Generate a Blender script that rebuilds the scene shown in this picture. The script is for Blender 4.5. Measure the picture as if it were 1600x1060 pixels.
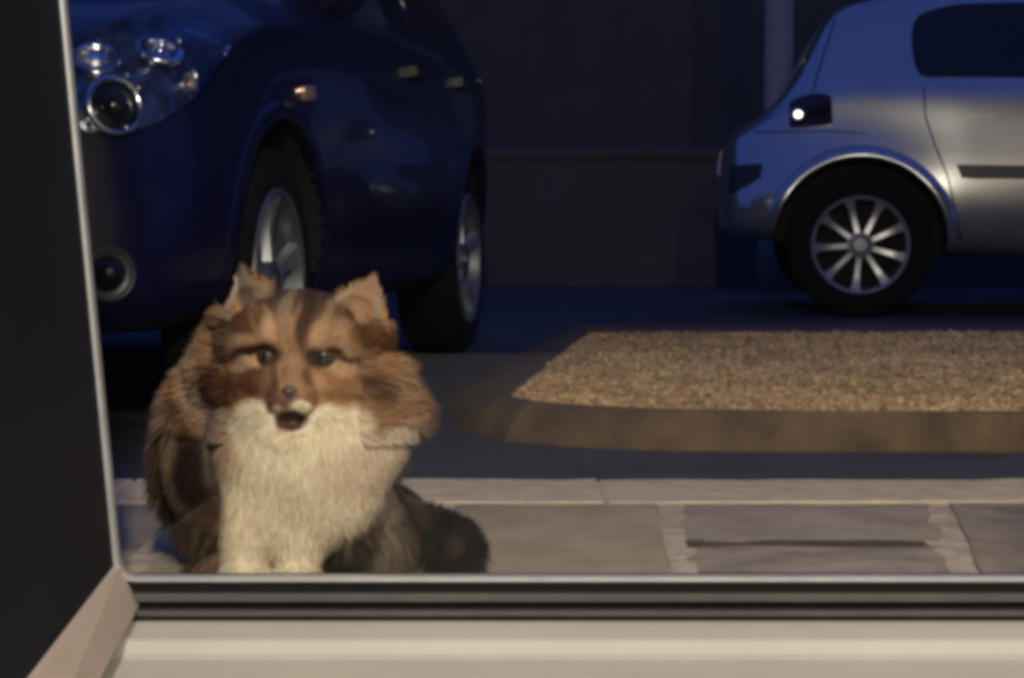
import bpy, bmesh, math, random
import numpy as np
from mathutils import Vector, Matrix
from mathutils.bvhtree import BVHTree

for o in list(bpy.data.objects):
    bpy.data.objects.remove(o)
sc = bpy.context.scene
C = sc.collection
random.seed(4)
rng = np.random.default_rng(4)
R = math.radians

# ------------------------------------------------------------------ camera
F, PW, PH, HZ, CH = 3500.0, 1600.0, 1060.0, 322.0, 0.48
PITCH = math.atan((PH / 2 - HZ) / F)
cam = bpy.data.objects.new('camera', bpy.data.cameras.new('camera'))
C.objects.link(cam)
cam.location = (0, 0, CH)
cam.rotation_euler = (math.pi / 2 - PITCH, 0, 0)
cam.data.sensor_width = 36
cam.data.lens = 36 * F / PW
cam.data.clip_start = 0.05
cam.data.clip_end = 500
sc.camera = cam

# ------------------------------------------------------------------ dusk sky, lamps, exposure
w = bpy.data.worlds.new('World')
sc.world = w
w.use_nodes = True
wb = w.node_tree.nodes['Background']
wb.inputs['Color'].default_value = (0.045, 0.11, 0.52, 1)
wb.inputs['Strength'].default_value = 0.54

def lamp(name, loc, power, col, size, spot=None):
    d = bpy.data.lights.new(name, 'POINT')
    d.energy = power
    d.color = col
    d.shadow_soft_size = size
    o = bpy.data.objects.new(name, d)
    C.objects.link(o)
    o.location = loc
    return o

WARM = (1.0, 0.86, 0.68)
LAMPS = [(-0.02, -0.80, 1.88), (0.80, -0.80, 1.88)]
LPOW = (450, 235)

vs = sc.view_settings
vs.view_transform = 'Standard'
vs.look = 'None'
vs.exposure = 0
vs.gamma = 1
vs.use_curve_mapping = False
sc.render.film_transparent = False
try:
    sc.cycles.pixel_filter_type = 'BLACKMAN_HARRIS'
    sc.cycles.filter_width = 4.8          # the phone picture is soft all over
except Exception:
    pass

# ------------------------------------------------------------------ helpers
def ray(px, py):
    dx = (px - PW / 2) / F
    dz = -(py - PH / 2) / F
    return Vector((dx, math.cos(PITCH) + dz * math.sin(PITCH), -math.sin(PITCH) + dz * math.cos(PITCH)))

def at(px, py, Y):
    d = ray(px, py)
    return Vector((0, 0, CH)) + d * (Y / d.y)

def onz(px, py, z):
    d = ray(px, py)
    return Vector((0, 0, CH)) + d * ((z - CH) / d.z)

def mat(name, col, rough=0.6, metal=0.0, var=0.0, scale=8.0, bump=0.0, bscale=60.0, coat=0.0, spec=0.5,
        col2=None, detail=6.0, coords='Object', rvar=0.0):
    m = bpy.data.materials.new(name)
    m.use_nodes = True
    nt = m.node_tree
    b = nt.nodes['Principled BSDF']
    b.inputs['Base Color'].default_value = (*col, 1)
    b.inputs['Roughness'].default_value = rough
    b.inputs['Metallic'].default_value = metal
    b.inputs['Coat Weight'].default_value = coat
    b.inputs['Coat Roughness'].default_value = 0.04
    b.inputs['Specular IOR Level'].default_value = spec
    tc = nt.nodes.new('ShaderNodeTexCoord')
    if var or col2:
        n = nt.nodes.new('ShaderNodeTexNoise')
        n.inputs['Scale'].default_value = scale
        n.inputs['Detail'].default_value = detail
        n.inputs['Roughness'].default_value = 0.62
        nt.links.new(tc.outputs[coords], n.inputs['Vector'])
        r = nt.nodes.new('ShaderNodeValToRGB')
        r.color_ramp.elements[0].position = 0.33
        r.color_ramp.elements[1].position = 0.67
        a = tuple(c * (1 - var) for c in col)
        z = col2 if col2 else tuple(min(1, c * (1 + var)) for c in col)
        r.color_ramp.elements[0].color = (*a, 1)
        r.color_ramp.elements[1].color = (*z, 1)
        nt.links.new(n.outputs['Fac'], r.inputs['Fac'])
        nt.links.new(r.outputs['Color'], b.inputs['Base Color'])
        if rvar:
            mr = nt.nodes.new('ShaderNodeMapRange')
            mr.inputs['To Min'].default_value = max(0.02, rough - rvar)
            mr.inputs['To Max'].default_value = min(1, rough + rvar)
            nt.links.new(n.outputs['Fac'], mr.inputs['Value'])
            nt.links.new(mr.outputs['Result'], b.inputs['Roughness'])
    if bump:
        n2 = nt.nodes.new('ShaderNodeTexNoise')
        n2.inputs['Scale'].default_value = bscale
        n2.inputs['Detail'].default_value = 5
        nt.links.new(tc.outputs[coords], n2.inputs['Vector'])
        bp = nt.nodes.new('ShaderNodeBump')
        bp.inputs['Strength'].default_value = bump
        bp.inputs['Distance'].default_value = 0.01
        nt.links.new(n2.outputs['Fac'], bp.inputs['Height'])
        nt.links.new(bp.outputs['Normal'], b.inputs['Normal'])
    return m

def glass_mat(name, tint, refl=0.05, rough=0.0):
    """thin clear pane: straight-through transmission with a Fresnel mirror part"""
    m = bpy.data.materials.new(name)
    m.use_nodes = True
    nt = m.node_tree
    nt.nodes.clear()
    out = nt.nodes.new('ShaderNodeOutputMaterial')
    mx = nt.nodes.new('ShaderNodeMixShader')
    tr = nt.nodes.new('ShaderNodeBsdfTransparent')
    tr.inputs['Color'].default_value = (*tint, 1)
    gl = nt.nodes.new('ShaderNodeBsdfGlossy')
    gl.inputs['Roughness'].default_value = rough
    fr = nt.nodes.new('ShaderNodeFresnel')
    fr.inputs['IOR'].default_value = 1.0 + 2 * math.sqrt(refl) / (1 - math.sqrt(refl))
    nt.links.new(fr.outputs[0], mx.inputs[0])
    nt.links.new(tr.outputs[0], mx.inputs[1])
    nt.links.new(gl.outputs[0], mx.inputs[2])
    nt.links.new(mx.outputs[0], out.inputs['Surface'])
    return m

def emit_mat(name, col, s):
    m = bpy.data.materials.new(name)
    m.use_nodes = True
    b = m.node_tree.nodes['Principled BSDF']
    b.inputs['Base Color'].default_value = (*col, 1)
    b.inputs['Emission Color'].default_value = (*col, 1)
    b.inputs['Emission Strength'].default_value = s
    return m

def link(name, data, parent=None, m=None, loc=None, smooth=False):
    o = bpy.data.objects.new(name, data)
    C.objects.link(o)
    if parent is not None:
        o.parent = parent
    if m is not None and data is not None:
        data.materials.clear()
        data.materials.append(m)
    if loc is not None:
        o.location = loc
    if smooth and data is not None:
        for p in data.polygons:
            p.use_smooth = True
    return o

def bobj(name, bm, m, parent=None, smooth=False, loc=None):
    me = bpy.data.meshes.new(name)
    bmesh.ops.recalc_face_normals(bm, faces=bm.faces)
    bm.to_mesh(me)
    bm.free()
    return link(name, me, parent, m, loc, smooth)

def tag(o, label=None, cat=None, group=None, kind=None):
    if label: o['label'] = label
    if cat: o['category'] = cat
    if group: o['group'] = group
    if kind: o['kind'] = kind
    return o

def empty(name, loc=(0, 0, 0), parent=None):
    o = bpy.data.objects.new(name, None)
    C.objects.link(o)
    o.location = loc
    if parent: o.parent = parent
    return o

def add_box(bm, lo, hi, bev=0.0, mtx=None):
    r = bmesh.ops.create_cube(bm, size=1)
    vsx = r['verts']
    for v in vsx:
        v.co = Vector([lo[i] + (v.co[i] + 0.5) * (hi[i] - lo[i]) for i in range(3)])
    if bev:
        es = list({e for v in vsx for e in v.link_edges})
        rr = bmesh.ops.bevel(bm, geom=es, offset=bev, segments=2, affect='EDGES', profile=0.6)
        vsx = list({v for f in rr['faces'] for v in f.verts} | {v for v in vsx if v.is_valid})
    if mtx is not None:
        for v in vsx: v.co = mtx @ v.co
    return vsx

def box(name, lo, hi, m, parent=None, bev=0.0):
    bm = bmesh.new()
    add_box(bm, lo, hi, bev)
    return bobj(name, bm, m, parent)

def prism(bm, pts, vec):
    """closed solid: polygon pts swept by vec"""
    a = [bm.verts.new(p) for p in pts]
    b = [bm.verts.new(Vector(p) + Vector(vec)) for p in pts]
    n = len(a)
    bm.faces.new(a)
    bm.faces.new(b[::-1])
    for i in range(n):
        bm.faces.new((a[i], b[i], b[(i + 1) % n], a[(i + 1) % n]))

def sweep(bm, path, sec, closed=True):
    """sec(i) -> list of points of the i-th cross-section"""
    rings = [[bm.verts.new(p) for p in sec(i)] for i in range(len(path))]
    n = len(rings[0])
    for i in range(len(rings) - 1):
        for k in range(n):
            bm.faces.new((rings[i][k], rings[i][(k + 1) % n], rings[i + 1][(k + 1) % n], rings[i + 1][k]))
    bm.faces.new(rings[0][::-1])
    bm.faces.new(rings[-1])

def tube(bm, pts, rad, seg=8):
    pts = [Vector(p) for p in pts]
    def sec(i):
        t = (pts[min(i + 1, len(pts) - 1)] - pts[max(i - 1, 0)]).normalized()
        a = t.cross(Vector((0.13, 0.3, 0.94))).normalized()
        b = t.cross(a)
        r = rad[i] if isinstance(rad, (list, tuple)) else rad
        return [pts[i] + a * (r * math.cos(2 * math.pi * k / seg)) + b * (r * math.sin(2 * math.pi * k / seg)) for k in range(seg)]
    sweep(bm, pts, sec)

def lathe(bm, prof, seg=48, axis='y', mtx=None):
    """prof: closed list of (radius, along)"""
    rings = []
    for k in range(seg):
        a = 2 * math.pi * k / seg
        ring = []
        for r, t in prof:
            p = Vector((r * math.cos(a), t, r * math.sin(a))) if axis == 'y' else Vector((r * math.cos(a), r * math.sin(a), t))
            if mtx is not None: p = mtx @ p
            ring.append(bm.verts.new(p))
        rings.append(ring)
    n = len(prof)
    for k in range(seg):
        A, B = rings[k], rings[(k + 1) % seg]
        for i in range(n):
            j = (i + 1) % n
            if prof[i][0] < 1e-6 and prof[j][0] < 1e-6:
                continue
            try: bm.faces.new((A[i], A[j], B[j], B[i]))
            except ValueError: pass
    bmesh.ops.remove_doubles(bm, verts=bm.verts, dist=1e-6)

def evaluated(o):
    dg = bpy.context.evaluated_depsgraph_get()
    return bpy.data.meshes.new_from_object(o.evaluated_get(dg))

# ------------------------------------------------------------------ materials
M = {}
M['asphalt'] = mat('asphalt', (0.05, 0.05, 0.053), 0.75, var=0.45, scale=3.0, bump=0.5, bscale=160, rvar=0.15)
M['mortar'] = mat('mortar', (0.46, 0.38, 0.29), 0.9, var=0.35, scale=25, bump=0.6, bscale=180)
M['slab_a'] = mat('slab_olive', (0.32, 0.265, 0.175), 0.8, var=0.16, scale=9, bump=0.35, bscale=120)
M['slab_b'] = mat('slab_mauve', (0.29, 0.235, 0.175), 0.8, var=0.25, scale=12, bump=0.45, bscale=90)
M['slab_c'] = mat('slab_brown', (0.22, 0.175, 0.135), 0.85, var=0.45, scale=14, bump=0.5, bscale=90)
M['slab_d'] = mat('slab_stained', (0.25, 0.20, 0.155), 0.85, var=0.45, scale=11, bump=0.5, bscale=70)
M['soil'] = mat('joint_soil', (0.05, 0.038, 0.028), 0.95, var=0.4, scale=40, bump=0.6, bscale=200)
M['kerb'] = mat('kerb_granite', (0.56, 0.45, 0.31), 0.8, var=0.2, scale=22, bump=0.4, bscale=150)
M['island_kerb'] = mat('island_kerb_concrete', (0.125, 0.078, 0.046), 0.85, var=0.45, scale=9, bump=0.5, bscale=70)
M['island_bed'] = mat('island_bed', (0.25, 0.18, 0.11), 0.9, var=0.4, scale=60, bump=0.8, bscale=150)
M['cream'] = mat('cream_floor', (0.30, 0.30, 0.285), 0.45, var=0.08, scale=2.2, bump=0.03, bscale=12, rvar=0.1)
M['cream_edge'] = mat('cream_nosing', (0.33, 0.33, 0.315), 0.4, var=0.06, scale=5)
M['panel'] = mat('dark_panel', (0.0012, 0.0025, 0.007), 0.7, var=0.25, scale=2.5, spec=0.08)
M['skirt'] = mat('taupe_skirting', (0.24, 0.205, 0.19), 0.5, var=0.08, scale=6, bump=0.05, bscale=40)
M['steel'] = mat('brushed_trim', (0.30, 0.32, 0.36), 0.42, metal=0.6, var=0.1, scale=30)
M['rubber'] = mat('black_rubber', (0.003, 0.003, 0.0035), 0.7, spec=0.12)
M['railgrey'] = mat('grey_rail', (0.045, 0.046, 0.049), 0.65, metal=0.0, spec=0.2, var=0.15, scale=12)
M['pane'] = glass_mat('window_glass', (0.95, 0.96, 0.96), 0.007)
M['render_wall'] = mat('rendered_wall', (0.16, 0.15, 0.14), 0.9, var=0.2, scale=3, bump=0.3, bscale=50)
M['far_wall'] = mat('far_wall', (0.060, 0.060, 0.056), 0.9, var=0.2, scale=1.2, bump=0.3, bscale=30)
M['far_dark'] = mat('far_dark', (0.052, 0.052, 0.050), 0.7, var=0.2, scale=2)
M['room_wall'] = mat('room_wall', (0.22, 0.19, 0.16), 0.9, var=0.05, scale=2)
M['room_dark'] = mat('room_dark_wall', (0.012, 0.012, 0.014), 0.8, var=0.1, spec=0.2, scale=2)
M['ceil'] = mat('ceiling_white', (0.4, 0.38, 0.35), 0.9, var=0.03, scale=3)
M['silver'] = mat('silver_paint', (0.50, 0.51, 0.52), 0.2, metal=0.84, coat=0.3, var=0.05, scale=4)
M['navy'] = mat('navy_paint', (0.005, 0.006, 0.032), 0.3, metal=0.0, spec=0.15, coat=0.35, var=0.15, scale=3)
M['tyre'] = mat('tyre_rubber', (0.006, 0.006, 0.0065), 0.9, spec=0.2, var=0.3, scale=15, bump=0.2, bscale=80)
M['alloy_mid'] = mat('alloy_satin', (0.26, 0.27, 0.29), 0.45, metal=0.5, var=0.12, scale=14)
M['alloy_dark'] = mat('alloy_dull', (0.13, 0.14, 0.16), 0.42, metal=0.6, var=0.15, scale=14)
M['alloy'] = mat('alloy_rim', (0.40, 0.41, 0.43), 0.35, metal=0.7, var=0.12, scale=14)
M['black_trim'] = mat('black_trim', (0.012, 0.012, 0.014), 0.4, var=0.2, scale=10)
M['well'] = mat('wheel_well', (0.006, 0.006, 0.007), 0.9)
M['carglass'] = mat('dark_car_glass', (0.006, 0.008, 0.014), 0.06, spec=0.5)
M['chrome'] = mat('chrome', (0.75, 0.76, 0.78), 0.16, metal=1.0)
M['satin'] = mat('satin_reflector', (0.5, 0.52, 0.55), 0.32, metal=1.0)
M['lens'] = glass_mat('lamp_lens', (0.9, 0.93, 0.97), 0.03)
M['lamp_house'] = mat('lamp_housing', (0.22, 0.24, 0.28), 0.22, metal=0.9, var=0.6, scale=22, bump=0.9, bscale=22)
M['taillens'] = mat('dark_red_lens', (0.012, 0.004, 0.008), 0.08, coat=0.5)
M['amber'] = mat('amber_lens', (0.75, 0.55, 0.4), 0.12, metal=0.6)
M['plate'] = mat('number_plate', (0.6, 0.6, 0.55), 0.5)
M['post'] = mat('grey_post', (0.26, 0.25, 0.24), 0.6, metal=0.1, var=0.15, scale=6)

# ================================================================== SETTING
STEP = 0.095      # pavement above the road
bm = bmesh.new()
add_box(bm, (-60, 2.2, -0.3), (60, 90, 0.0))
tag(bobj('road', bm, M['asphalt']), 'dark asphalt road beyond the pavement', kind='structure')

# pavement: mortar bed, slabs and kerb stones as pieces
bm = bmesh.new()
add_box(bm, (-6, 2.06, 0.002), (7, 3.13, STEP - 0.0022))
pave = tag(bobj('pavement', bm, M['mortar']), 'stone pavement strip outside the window', kind='structure')

def slab(name, quad, z0, z1, m, parent, wob=0.0025, bev=0.005):
    """irregular stone: quad = 4 ground points (x,y) anticlockwise, edges broken by a few wobbling points"""
    pts = []
    for i in range(4):
        a, b = Vector(quad[i]), Vector(quad[(i + 1) % 4])
        k = max(2, int((b - a).length / 0.05))
        nrm = Vector((-(b - a).y, (b - a).x)).normalized()
        for t in range(k):
            p = a.lerp(b, t / k)
            p += nrm * random.uniform(-wob, wob)
            pts.append(p)
    bm = bmesh.new()
    c = sum(pts, Vector((0, 0))) / len(pts)
    lo = [bm.verts.new((p.x, p.y, z0)) for p in pts]
    md = [bm.verts.new((p.x, p.y, z1 - bev + random.uniform(-.001, .001))) for p in pts]
    tp = []
    for p in pts:
        dx_ = 1 if p.x < min(q.x for q in pts) + .02 else (-1 if p.x > max(q.x for q in pts) - .02 else 0)
        dy_ = 1 if p.y < min(q.y for q in pts) + .02 else (-1 if p.y > max(q.y for q in pts) - .02 else 0)
        d = Vector((dx_, dy_)) * bev * random.uniform(0.9, 1.3)
        tp.append(bm.verts.new((p.x + d.x, p.y + d.y, z1 + random.uniform(-.0015, .001))))
    n = len(pts)
    for i in range(n):
        j = (i + 1) % n
        bm.faces.new((lo[i], lo[j], md[j], md[i]))
        bm.faces.new((md[i], md[j], tp[j], tp[i]))
    bm.faces.new(tp)
    bm.faces.new(lo[::-1])
    return bobj(name, bm, m, parent)

# slab joints read from the photograph (x at back edge, x at front edge)
jb, jf = 2.885, 2.075
xs = [(-2.05, -2.06), (-1.72, -1.73), (-1.38, -1.40), (-1.02, -1.04), (-0.70, -0.71), (-0.40, -0.41), (-0.085, -0.10),
      (0.205, 0.17), (0.555, 0.445), (0.84, 0.76), (1.15, 1.10), (1.47, 1.44), (1.80, 1.78), (2.10, 2.09)]
mats = ['slab_b', 'slab_a', 'slab_b', 'slab_a', 'slab_b', 'slab_a', 'slab_a', 'slab_b', 'slab_c', 'slab_a', 'slab_b', 'slab_a', 'slab_b']
for i in range(len(xs) - 1):
    g = 0.013
    (b0, f0), (b1, f1) = xs[i], xs[i + 1]
    m = M[mats[i]]
    if i == 7:    # a split stone: two pieces with an open ragged gap
        ym = 2.555
        slab('paving_slab', [(f0 + g + .017, ym + 0.004), (f1 - g + .06, ym + 0.008), (b1 - g, jb), (b0 + g, jb)], 0.01, STEP - .0005, m, pave, 0.007, 0.003)
        slab('paving_slab', [(f0 + g, jf), (f1 - g, jf), (f1 - g + .055, ym - 0.010), (f0 + g + .016, ym - 0.018)], 0.01, STEP - .0012, M['slab_d'], pave, 0.012, 0.003)
        box('joint_soil', (f0 + .03, ym - 0.03, 0.02), (f1 + 0.03, ym + 0.02, STEP - 0.0012), M['soil'], pave)
    else:
        slab('paving_slab', [(f0 + g, jf), (f1 - g, jf), (b1 - g, jb), (b0 + g, jb)], 0.01, STEP + random.uniform(-.002, .002), m, pave)
kx = -3.0
while kx < 4.2:
    L = random.uniform(0.62, 0.86)
    slab('kerb_stone', [(kx + .002, 2.902), (kx + L - .002, 2.902), (kx + L - .002, 3.15), (kx + .002, 3.15)], 0.004, STEP - .0005, M['kerb'], pave, 0.0015, 0.0025)
    kx += L

# traffic island: sloping kerb stones round a gravel bed
IH = 0.082
top_pts = [onz(1900, 640, IH), onz(1600, 641, IH), onz(1250, 640, IH), onz(1050, 637, IH), onz(920, 632, IH), onz(835, 625, IH), onz(786, 616, IH),
           onz(794, 606, IH), onz(832, 578, IH), onz(876, 543, IH), onz(916, 515, IH)]
bot_pts = [onz(1900, 706, 0), onz(1600, 706, 0), onz(1250, 706, 0), onz(1050, 705, 0), onz(900, 699, 0), onz(790, 690, 0), onz(722, 672, 0),
           onz(694, 640, 0), onz(716, 610, 0), onz(800, 562, 0), onz(893, 514, 0)]
back_top = [Vector((4.5, top_pts[-1].y, IH))]
front_x = 4.5
tp = [Vector((front_x, top_pts[0].y, IH))] + top_pts + back_top
bt = [Vector((front_x, bot_pts[0].y, 0))] + bot_pts + [Vector((4.5, bot_pts[-1].y, 0))]
bm = bmesh.new()
av = [bm.verts.new((p.x, p.y, IH - 0.012)) for p in tp]
bv = [bm.verts.new((p.x, p.y, -0.02)) for p in tp]
n = len(av)
bm.faces.new(av)
for i in range(n): bm.faces.new((av[i], bv[i], bv[(i + 1) % n], av[(i + 1) % n]))
island = tag(bobj('traffic_island', bm, M['island_bed']), 'raised traffic island of tan gravel with sloping kerb', kind='structure')
def kerb_seg(a0, a1, b0, b1):
    """one sloping kerb stone between top edge a0-a1 and foot b0-b1, cut into a few pieces for an uneven face"""
    bm = bmesh.new()
    L = 4
    rows = []
    for i in range(L + 1):
        t = i / L
        a, b = a0.lerp(a1, t), b0.lerp(b1, t)
        inn = (a - b); inn.z = 0; inn = inn.normalized()
        j = lambda s: 0.4 * Vector((random.uniform(-s, s), random.uniform(-s, s), random.uniform(-s, s)))
        prof = [b + Vector((0, 0, -0.02)), b + Vector((0, 0, 0.003)), b.lerp(a, 0.35) + Vector((0, 0, 0.016)) + j(.0015),
                b.lerp(a, 0.72) + Vector((0, 0, 0.012)) + j(.0015), a + Vector((0, 0, -0.002)) + j(.001), a + inn * 0.03 + Vector((0, 0, -0.006)), a + inn * 0.03 + Vector((0, 0, -0.05))]
        rows.append([bm.verts.new(p) for p in prof])
    k = len(rows[0])
    for i in range(L):
        for q in range(k):
            bm.faces.new((rows[i][q], rows[i][(q + 1) % k], rows[i + 1][(q + 1) % k], rows[i + 1][q]))
    bm.faces.new(rows[0][::-1]); bm.faces.new(rows[-1])
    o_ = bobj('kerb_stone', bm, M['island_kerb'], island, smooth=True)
    o_.data.set_sharp_from_angle(angle=R(42))
    return o_
for i in range(n - 1):
    L = (tp[i + 1] - tp[i]).length
    k = max(1, round(L / 0.75))
    for q in range(k):
        e = (0.0015 if L > .5 else 0.0) / max(L / k, 0.05)
        t0, t1 = q / k + e / k, (q + 1) / k - e / k
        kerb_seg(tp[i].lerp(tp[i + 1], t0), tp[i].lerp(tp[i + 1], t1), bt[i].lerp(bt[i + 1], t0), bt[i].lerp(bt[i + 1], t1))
# gravel: real pebbles, nobody could count them
def poly_inside(px, py, poly):
    inside = np.zeros(px.shape, bool)
    j = len(poly) - 1
    for i in range(len(poly)):
        xi, yi, xj, yj = poly[i][0], poly[i][1], poly[j][0], poly[j][1]
        cond = ((yi > py) != (yj > py)) & (px < (xj - xi) * (py - yi) / (yj - yi + 1e-12) + xi)
        inside ^= cond
        j = i
    return inside
NP = 95000
gx = rng.uniform(-0.1, 2.9, NP); gy = rng.uniform(4.3, 7.3, NP)
tpl = [(p.x, p.y) for p in tp]
keep = poly_inside(gx, gy, tpl) & poly_inside(gx - .016, gy - .022, tpl) & poly_inside(gx, gy - .022, tpl)
gx, gy = gx[keep], gy[keep]
NP = len(gx)
octv = np.array([(1, 0, 0), (-.5, .87, 0), (-.5, -.87, 0), (.3, .3, .8), (-.35, 0, .75), (.2, -.35, .7)], float)
octf = np.array([(0, 1, 3), (1, 4, 3), (1, 2, 4), (2, 5, 4), (2, 0, 5), (0, 3, 5), (3, 4, 5)])
sz = rng.uniform(0.0028, 0.0078, NP) * np.where(rng.random(NP) < .06, 1.6, 1.0) * (0.8 + 0.5 * rng.random(NP))
ang = rng.uniform(0, 6.28, NP)
ca, sa = np.cos(ang), np.sin(ang)
V = np.repeat(octv[None], NP, 0) * (sz[:, None, None]) * rng.uniform(0.75, 1.25, (NP, 6, 3))
X = V[:, :, 0] * ca[:, None] - V[:, :, 1] * sa[:, None] + gx[:, None]
Yv = V[:, :, 0] * sa[:, None] + V[:, :, 1] * ca[:, None] + gy[:, None]
Z = V[:, :, 2] + IH - 0.012 - 0.001 + rng.uniform(0, .003, NP)[:, None]
verts = np.stack([X, Yv, Z], -1).reshape(-1, 3)
faces = (octf[None] + (np.arange(NP) * 6)[:, None, None]).reshape(-1, 3)

def np_mesh(name, verts, faces):
    me = bpy.data.meshes.new(name)
    me.vertices.add(len(verts)); me.vertices.foreach_set('co', verts.astype(np.float32).ravel())
    k = faces.shape[1]
    me.loops.add(faces.size); me.loops.foreach_set('vertex_index', faces.astype(np.int32).ravel())
    me.polygons.add(len(faces))
    me.polygons.foreach_set('loop_start', np.arange(0, faces.size, k, dtype=np.int32))
    me.polygons.foreach_set('loop_total', np.full(len(faces), k, np.int32))
    me.update(calc_edges=True)
    return me

def vcol_mat(name, rough, sheen=0.0, trans=0.0):
    m = bpy.data.materials.new(name)
    m.use_nodes = True
    nt = m.node_tree
    b = nt.nodes['Principled BSDF']
    b.inputs['Roughness'].default_value = rough
    b.inputs['Specular IOR Level'].default_value = 0.25
    b.inputs['Sheen Weight'].default_value = sheen
    a = nt.nodes.new('ShaderNodeAttribute')
    a.attribute_name = 'coat'
    nt.links.new(a.outputs['Color'], b.inputs['Base Color'])
    if trans:
        t = nt.nodes.new('ShaderNodeBsdfTranslucent')
        nt.links.new(a.outputs['Color'], t.inputs['Color'])
        mx = nt.nodes.new('ShaderNodeMixShader')
        mx.inputs[0].default_value = trans
        nt.links.new(b.outputs[0], mx.inputs[1]); nt.links.new(t.outputs[0], mx.inputs[2])
        nt.links.new(mx.outputs[0], nt.nodes['Material Output'].inputs['Surface'])
    return m

def set_vcol(me, cols):
    a = me.color_attributes.new('coat', 'FLOAT_COLOR', 'POINT')
    rgba = np.ones((len(cols), 4), np.float32)
    rgba[:, :3] = cols
    a.data.foreach_set('color', rgba.ravel())

gme = np_mesh('gravel', verts, faces)
pal = np.array([(0.42, 0.31, 0.19), (0.55, 0.43, 0.28), (0.30, 0.21, 0.13), (0.62, 0.52, 0.38), (0.22, 0.16, 0.11)])
tone = 1 + 0.16 * np.sin(gx * 7.1 + 2 * np.sin(gy * 3.7)) * np.sin(gy * 6.3 + gx * 2.2) + 0.12 * np.sin(gx * 19 + gy * 13) * np.sin(gy * 23 - gx * 9)
gc = tone[:, None] * pal[rng.choice(5, NP, p=[.34, .25, .2, .12, .09])] * rng.uniform(1.0, 1.55, (NP, 1)) * np.array((1.10, 0.95, 0.64))
set_vcol(gme, np.repeat(gc, 6, 0))
tag(link('gravel', gme, island, vcol_mat('gravel_stone', 0.85)), 'tan gravel covering the traffic island', kind='stuff')

# ------------------------------------------------------------------ the shop the camera stands in
FZ = 0.100
WY = 2.0
bm = bmesh.new()
add_box(bm, (-1.6, -2.6, FZ - 0.2), (3.2, 1.861, FZ))
tag(bobj('floor', bm, M['cream']), 'cream floor inside the shop', kind='structure')
# threshold board with a rounded nosing
bm = bmesh.new()
prof = [(1.862, 0.03), (1.862, FZ + 0.0004), (1.872, FZ + 0.0022), (1.890, FZ + 0.0095), (1.897, FZ + 0.0108), (1.904, FZ + 0.0100), (1.910, FZ + 0.0082), (1.998, FZ + 0.0085), (1.998, 0.03)]
prism(bm, [Vector((-1.0, y, z)) for y, z in prof], (4.15, 0, 0))
tag(bobj('threshold_board', bm, M['cream_edge']), 'cream threshold board with rounded nosing below the black window rail', 'threshold')
# room shell
shell = [('wall_back', (-1.7, -2.7, 0), (3.3, -2.6, 2.6), 'room_wall'), ('wall_left', (-1.7, -2.6, 0), (-1.6, 2.0, 2.6), 'room_wall'),
         ('wall_right', (3.2, -2.6, 0), (3.3, 2.0, 2.6), 'room_wall'), ('ceiling', (-1.7, -2.7, 2.6), (3.3, 2.3, 2.7), 'ceil')]
for nme, lo, hi, mm in shell:
    tag(box(nme, lo, hi, M[mm]), kind='structure')
bm = bmesh.new()
add_box(bm, (-1.59, -2.3, FZ + 0.001), (3.19, -1.75, FZ + 1.0), 0.01)  # unseen counter, added to keep the reflection in the pane dark
cnt = tag(bobj('added_counter', bm, M['room_dark']), 'long dark counter added unseen along the back of the room', 'counter')
box('added_counter_top', (-1.59, -2.34, FZ + 1.002), (3.19, -1.70, FZ + 1.04), M['room_dark'], cnt)
# facade of the shop, round the window opening
fac = empty('shop_facade', (0, 2.0, 0))
tag(fac, 'rendered shop front wall round the window', 'wall')
def fpart(nme, lo, hi):
    return box(nme, (lo[0], lo[1] - 2.0, lo[2]), (hi[0], hi[1] - 2.0, hi[2]), M['render_wall'], fac)
fpart('wall', (-7, 2.02, 0.0), (-0.60, 2.055, 3.7))
fpart('wall', (3.04, 2.02, 0.0), (9, 2.055, 3.7))
fpart('lintel', (-0.60, 2.02, 2.12), (3.04, 2.055, 3.7))

# unseen ceiling lamps: first inferred from the warm light, the other added as fill
for i, (x, y, z) in enumerate(LAMPS):
    p = empty('pendant_lamp', (x, y, z))
    tag(p, 'white pendant lamp hanging from the shop ceiling, ' + ('nearer the dark side panel' if i == 0 else 'added as fill, farther from the dark side panel'), 'lamp', 'pendant lamps in the shop')
    bm = bmesh.new()
    lathe(bm, [(0.02, 0.17), (0.06, 0.165), (0.17, 0.06), (0.172, 0.06), (0.063, 0.17), (0.02, 0.175)], 32, 'z')
    bobj('lamp_shade', bm, M['ceil'], p, True)
    bm = bmesh.new()
    tube(bm, [(0, 0, 0.17), (0, 0, 2.6 - z)], 0.006)
    bobj('cord', bm, M['rubber'], p)
    bm = bmesh.new()
    bmesh.ops.create_uvsphere(bm, u_segments=20, v_segments=12, radius=0.045)
    bobj('bulb', bm, emit_mat('bulb_glow', WARM, 12), p, True, (0, 0, 0.09))
    l = lamp('bulb_light', (x, y, z - 0.01), LPOW[i], WARM, 0.055)

# ------------------------------------------------------------------ window: trim, gaskets, rails, pane
win = empty('shop_window', (0, WY, 0))
tag(win, 'large shop window pane with slim steel edge and black rubber bottom rail', 'window')
def wl(px, py):     # a pixel on the window plane, local to the window
    p = at(px, py, WY)
    return Vector((p.x, 0, p.z))
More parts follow.
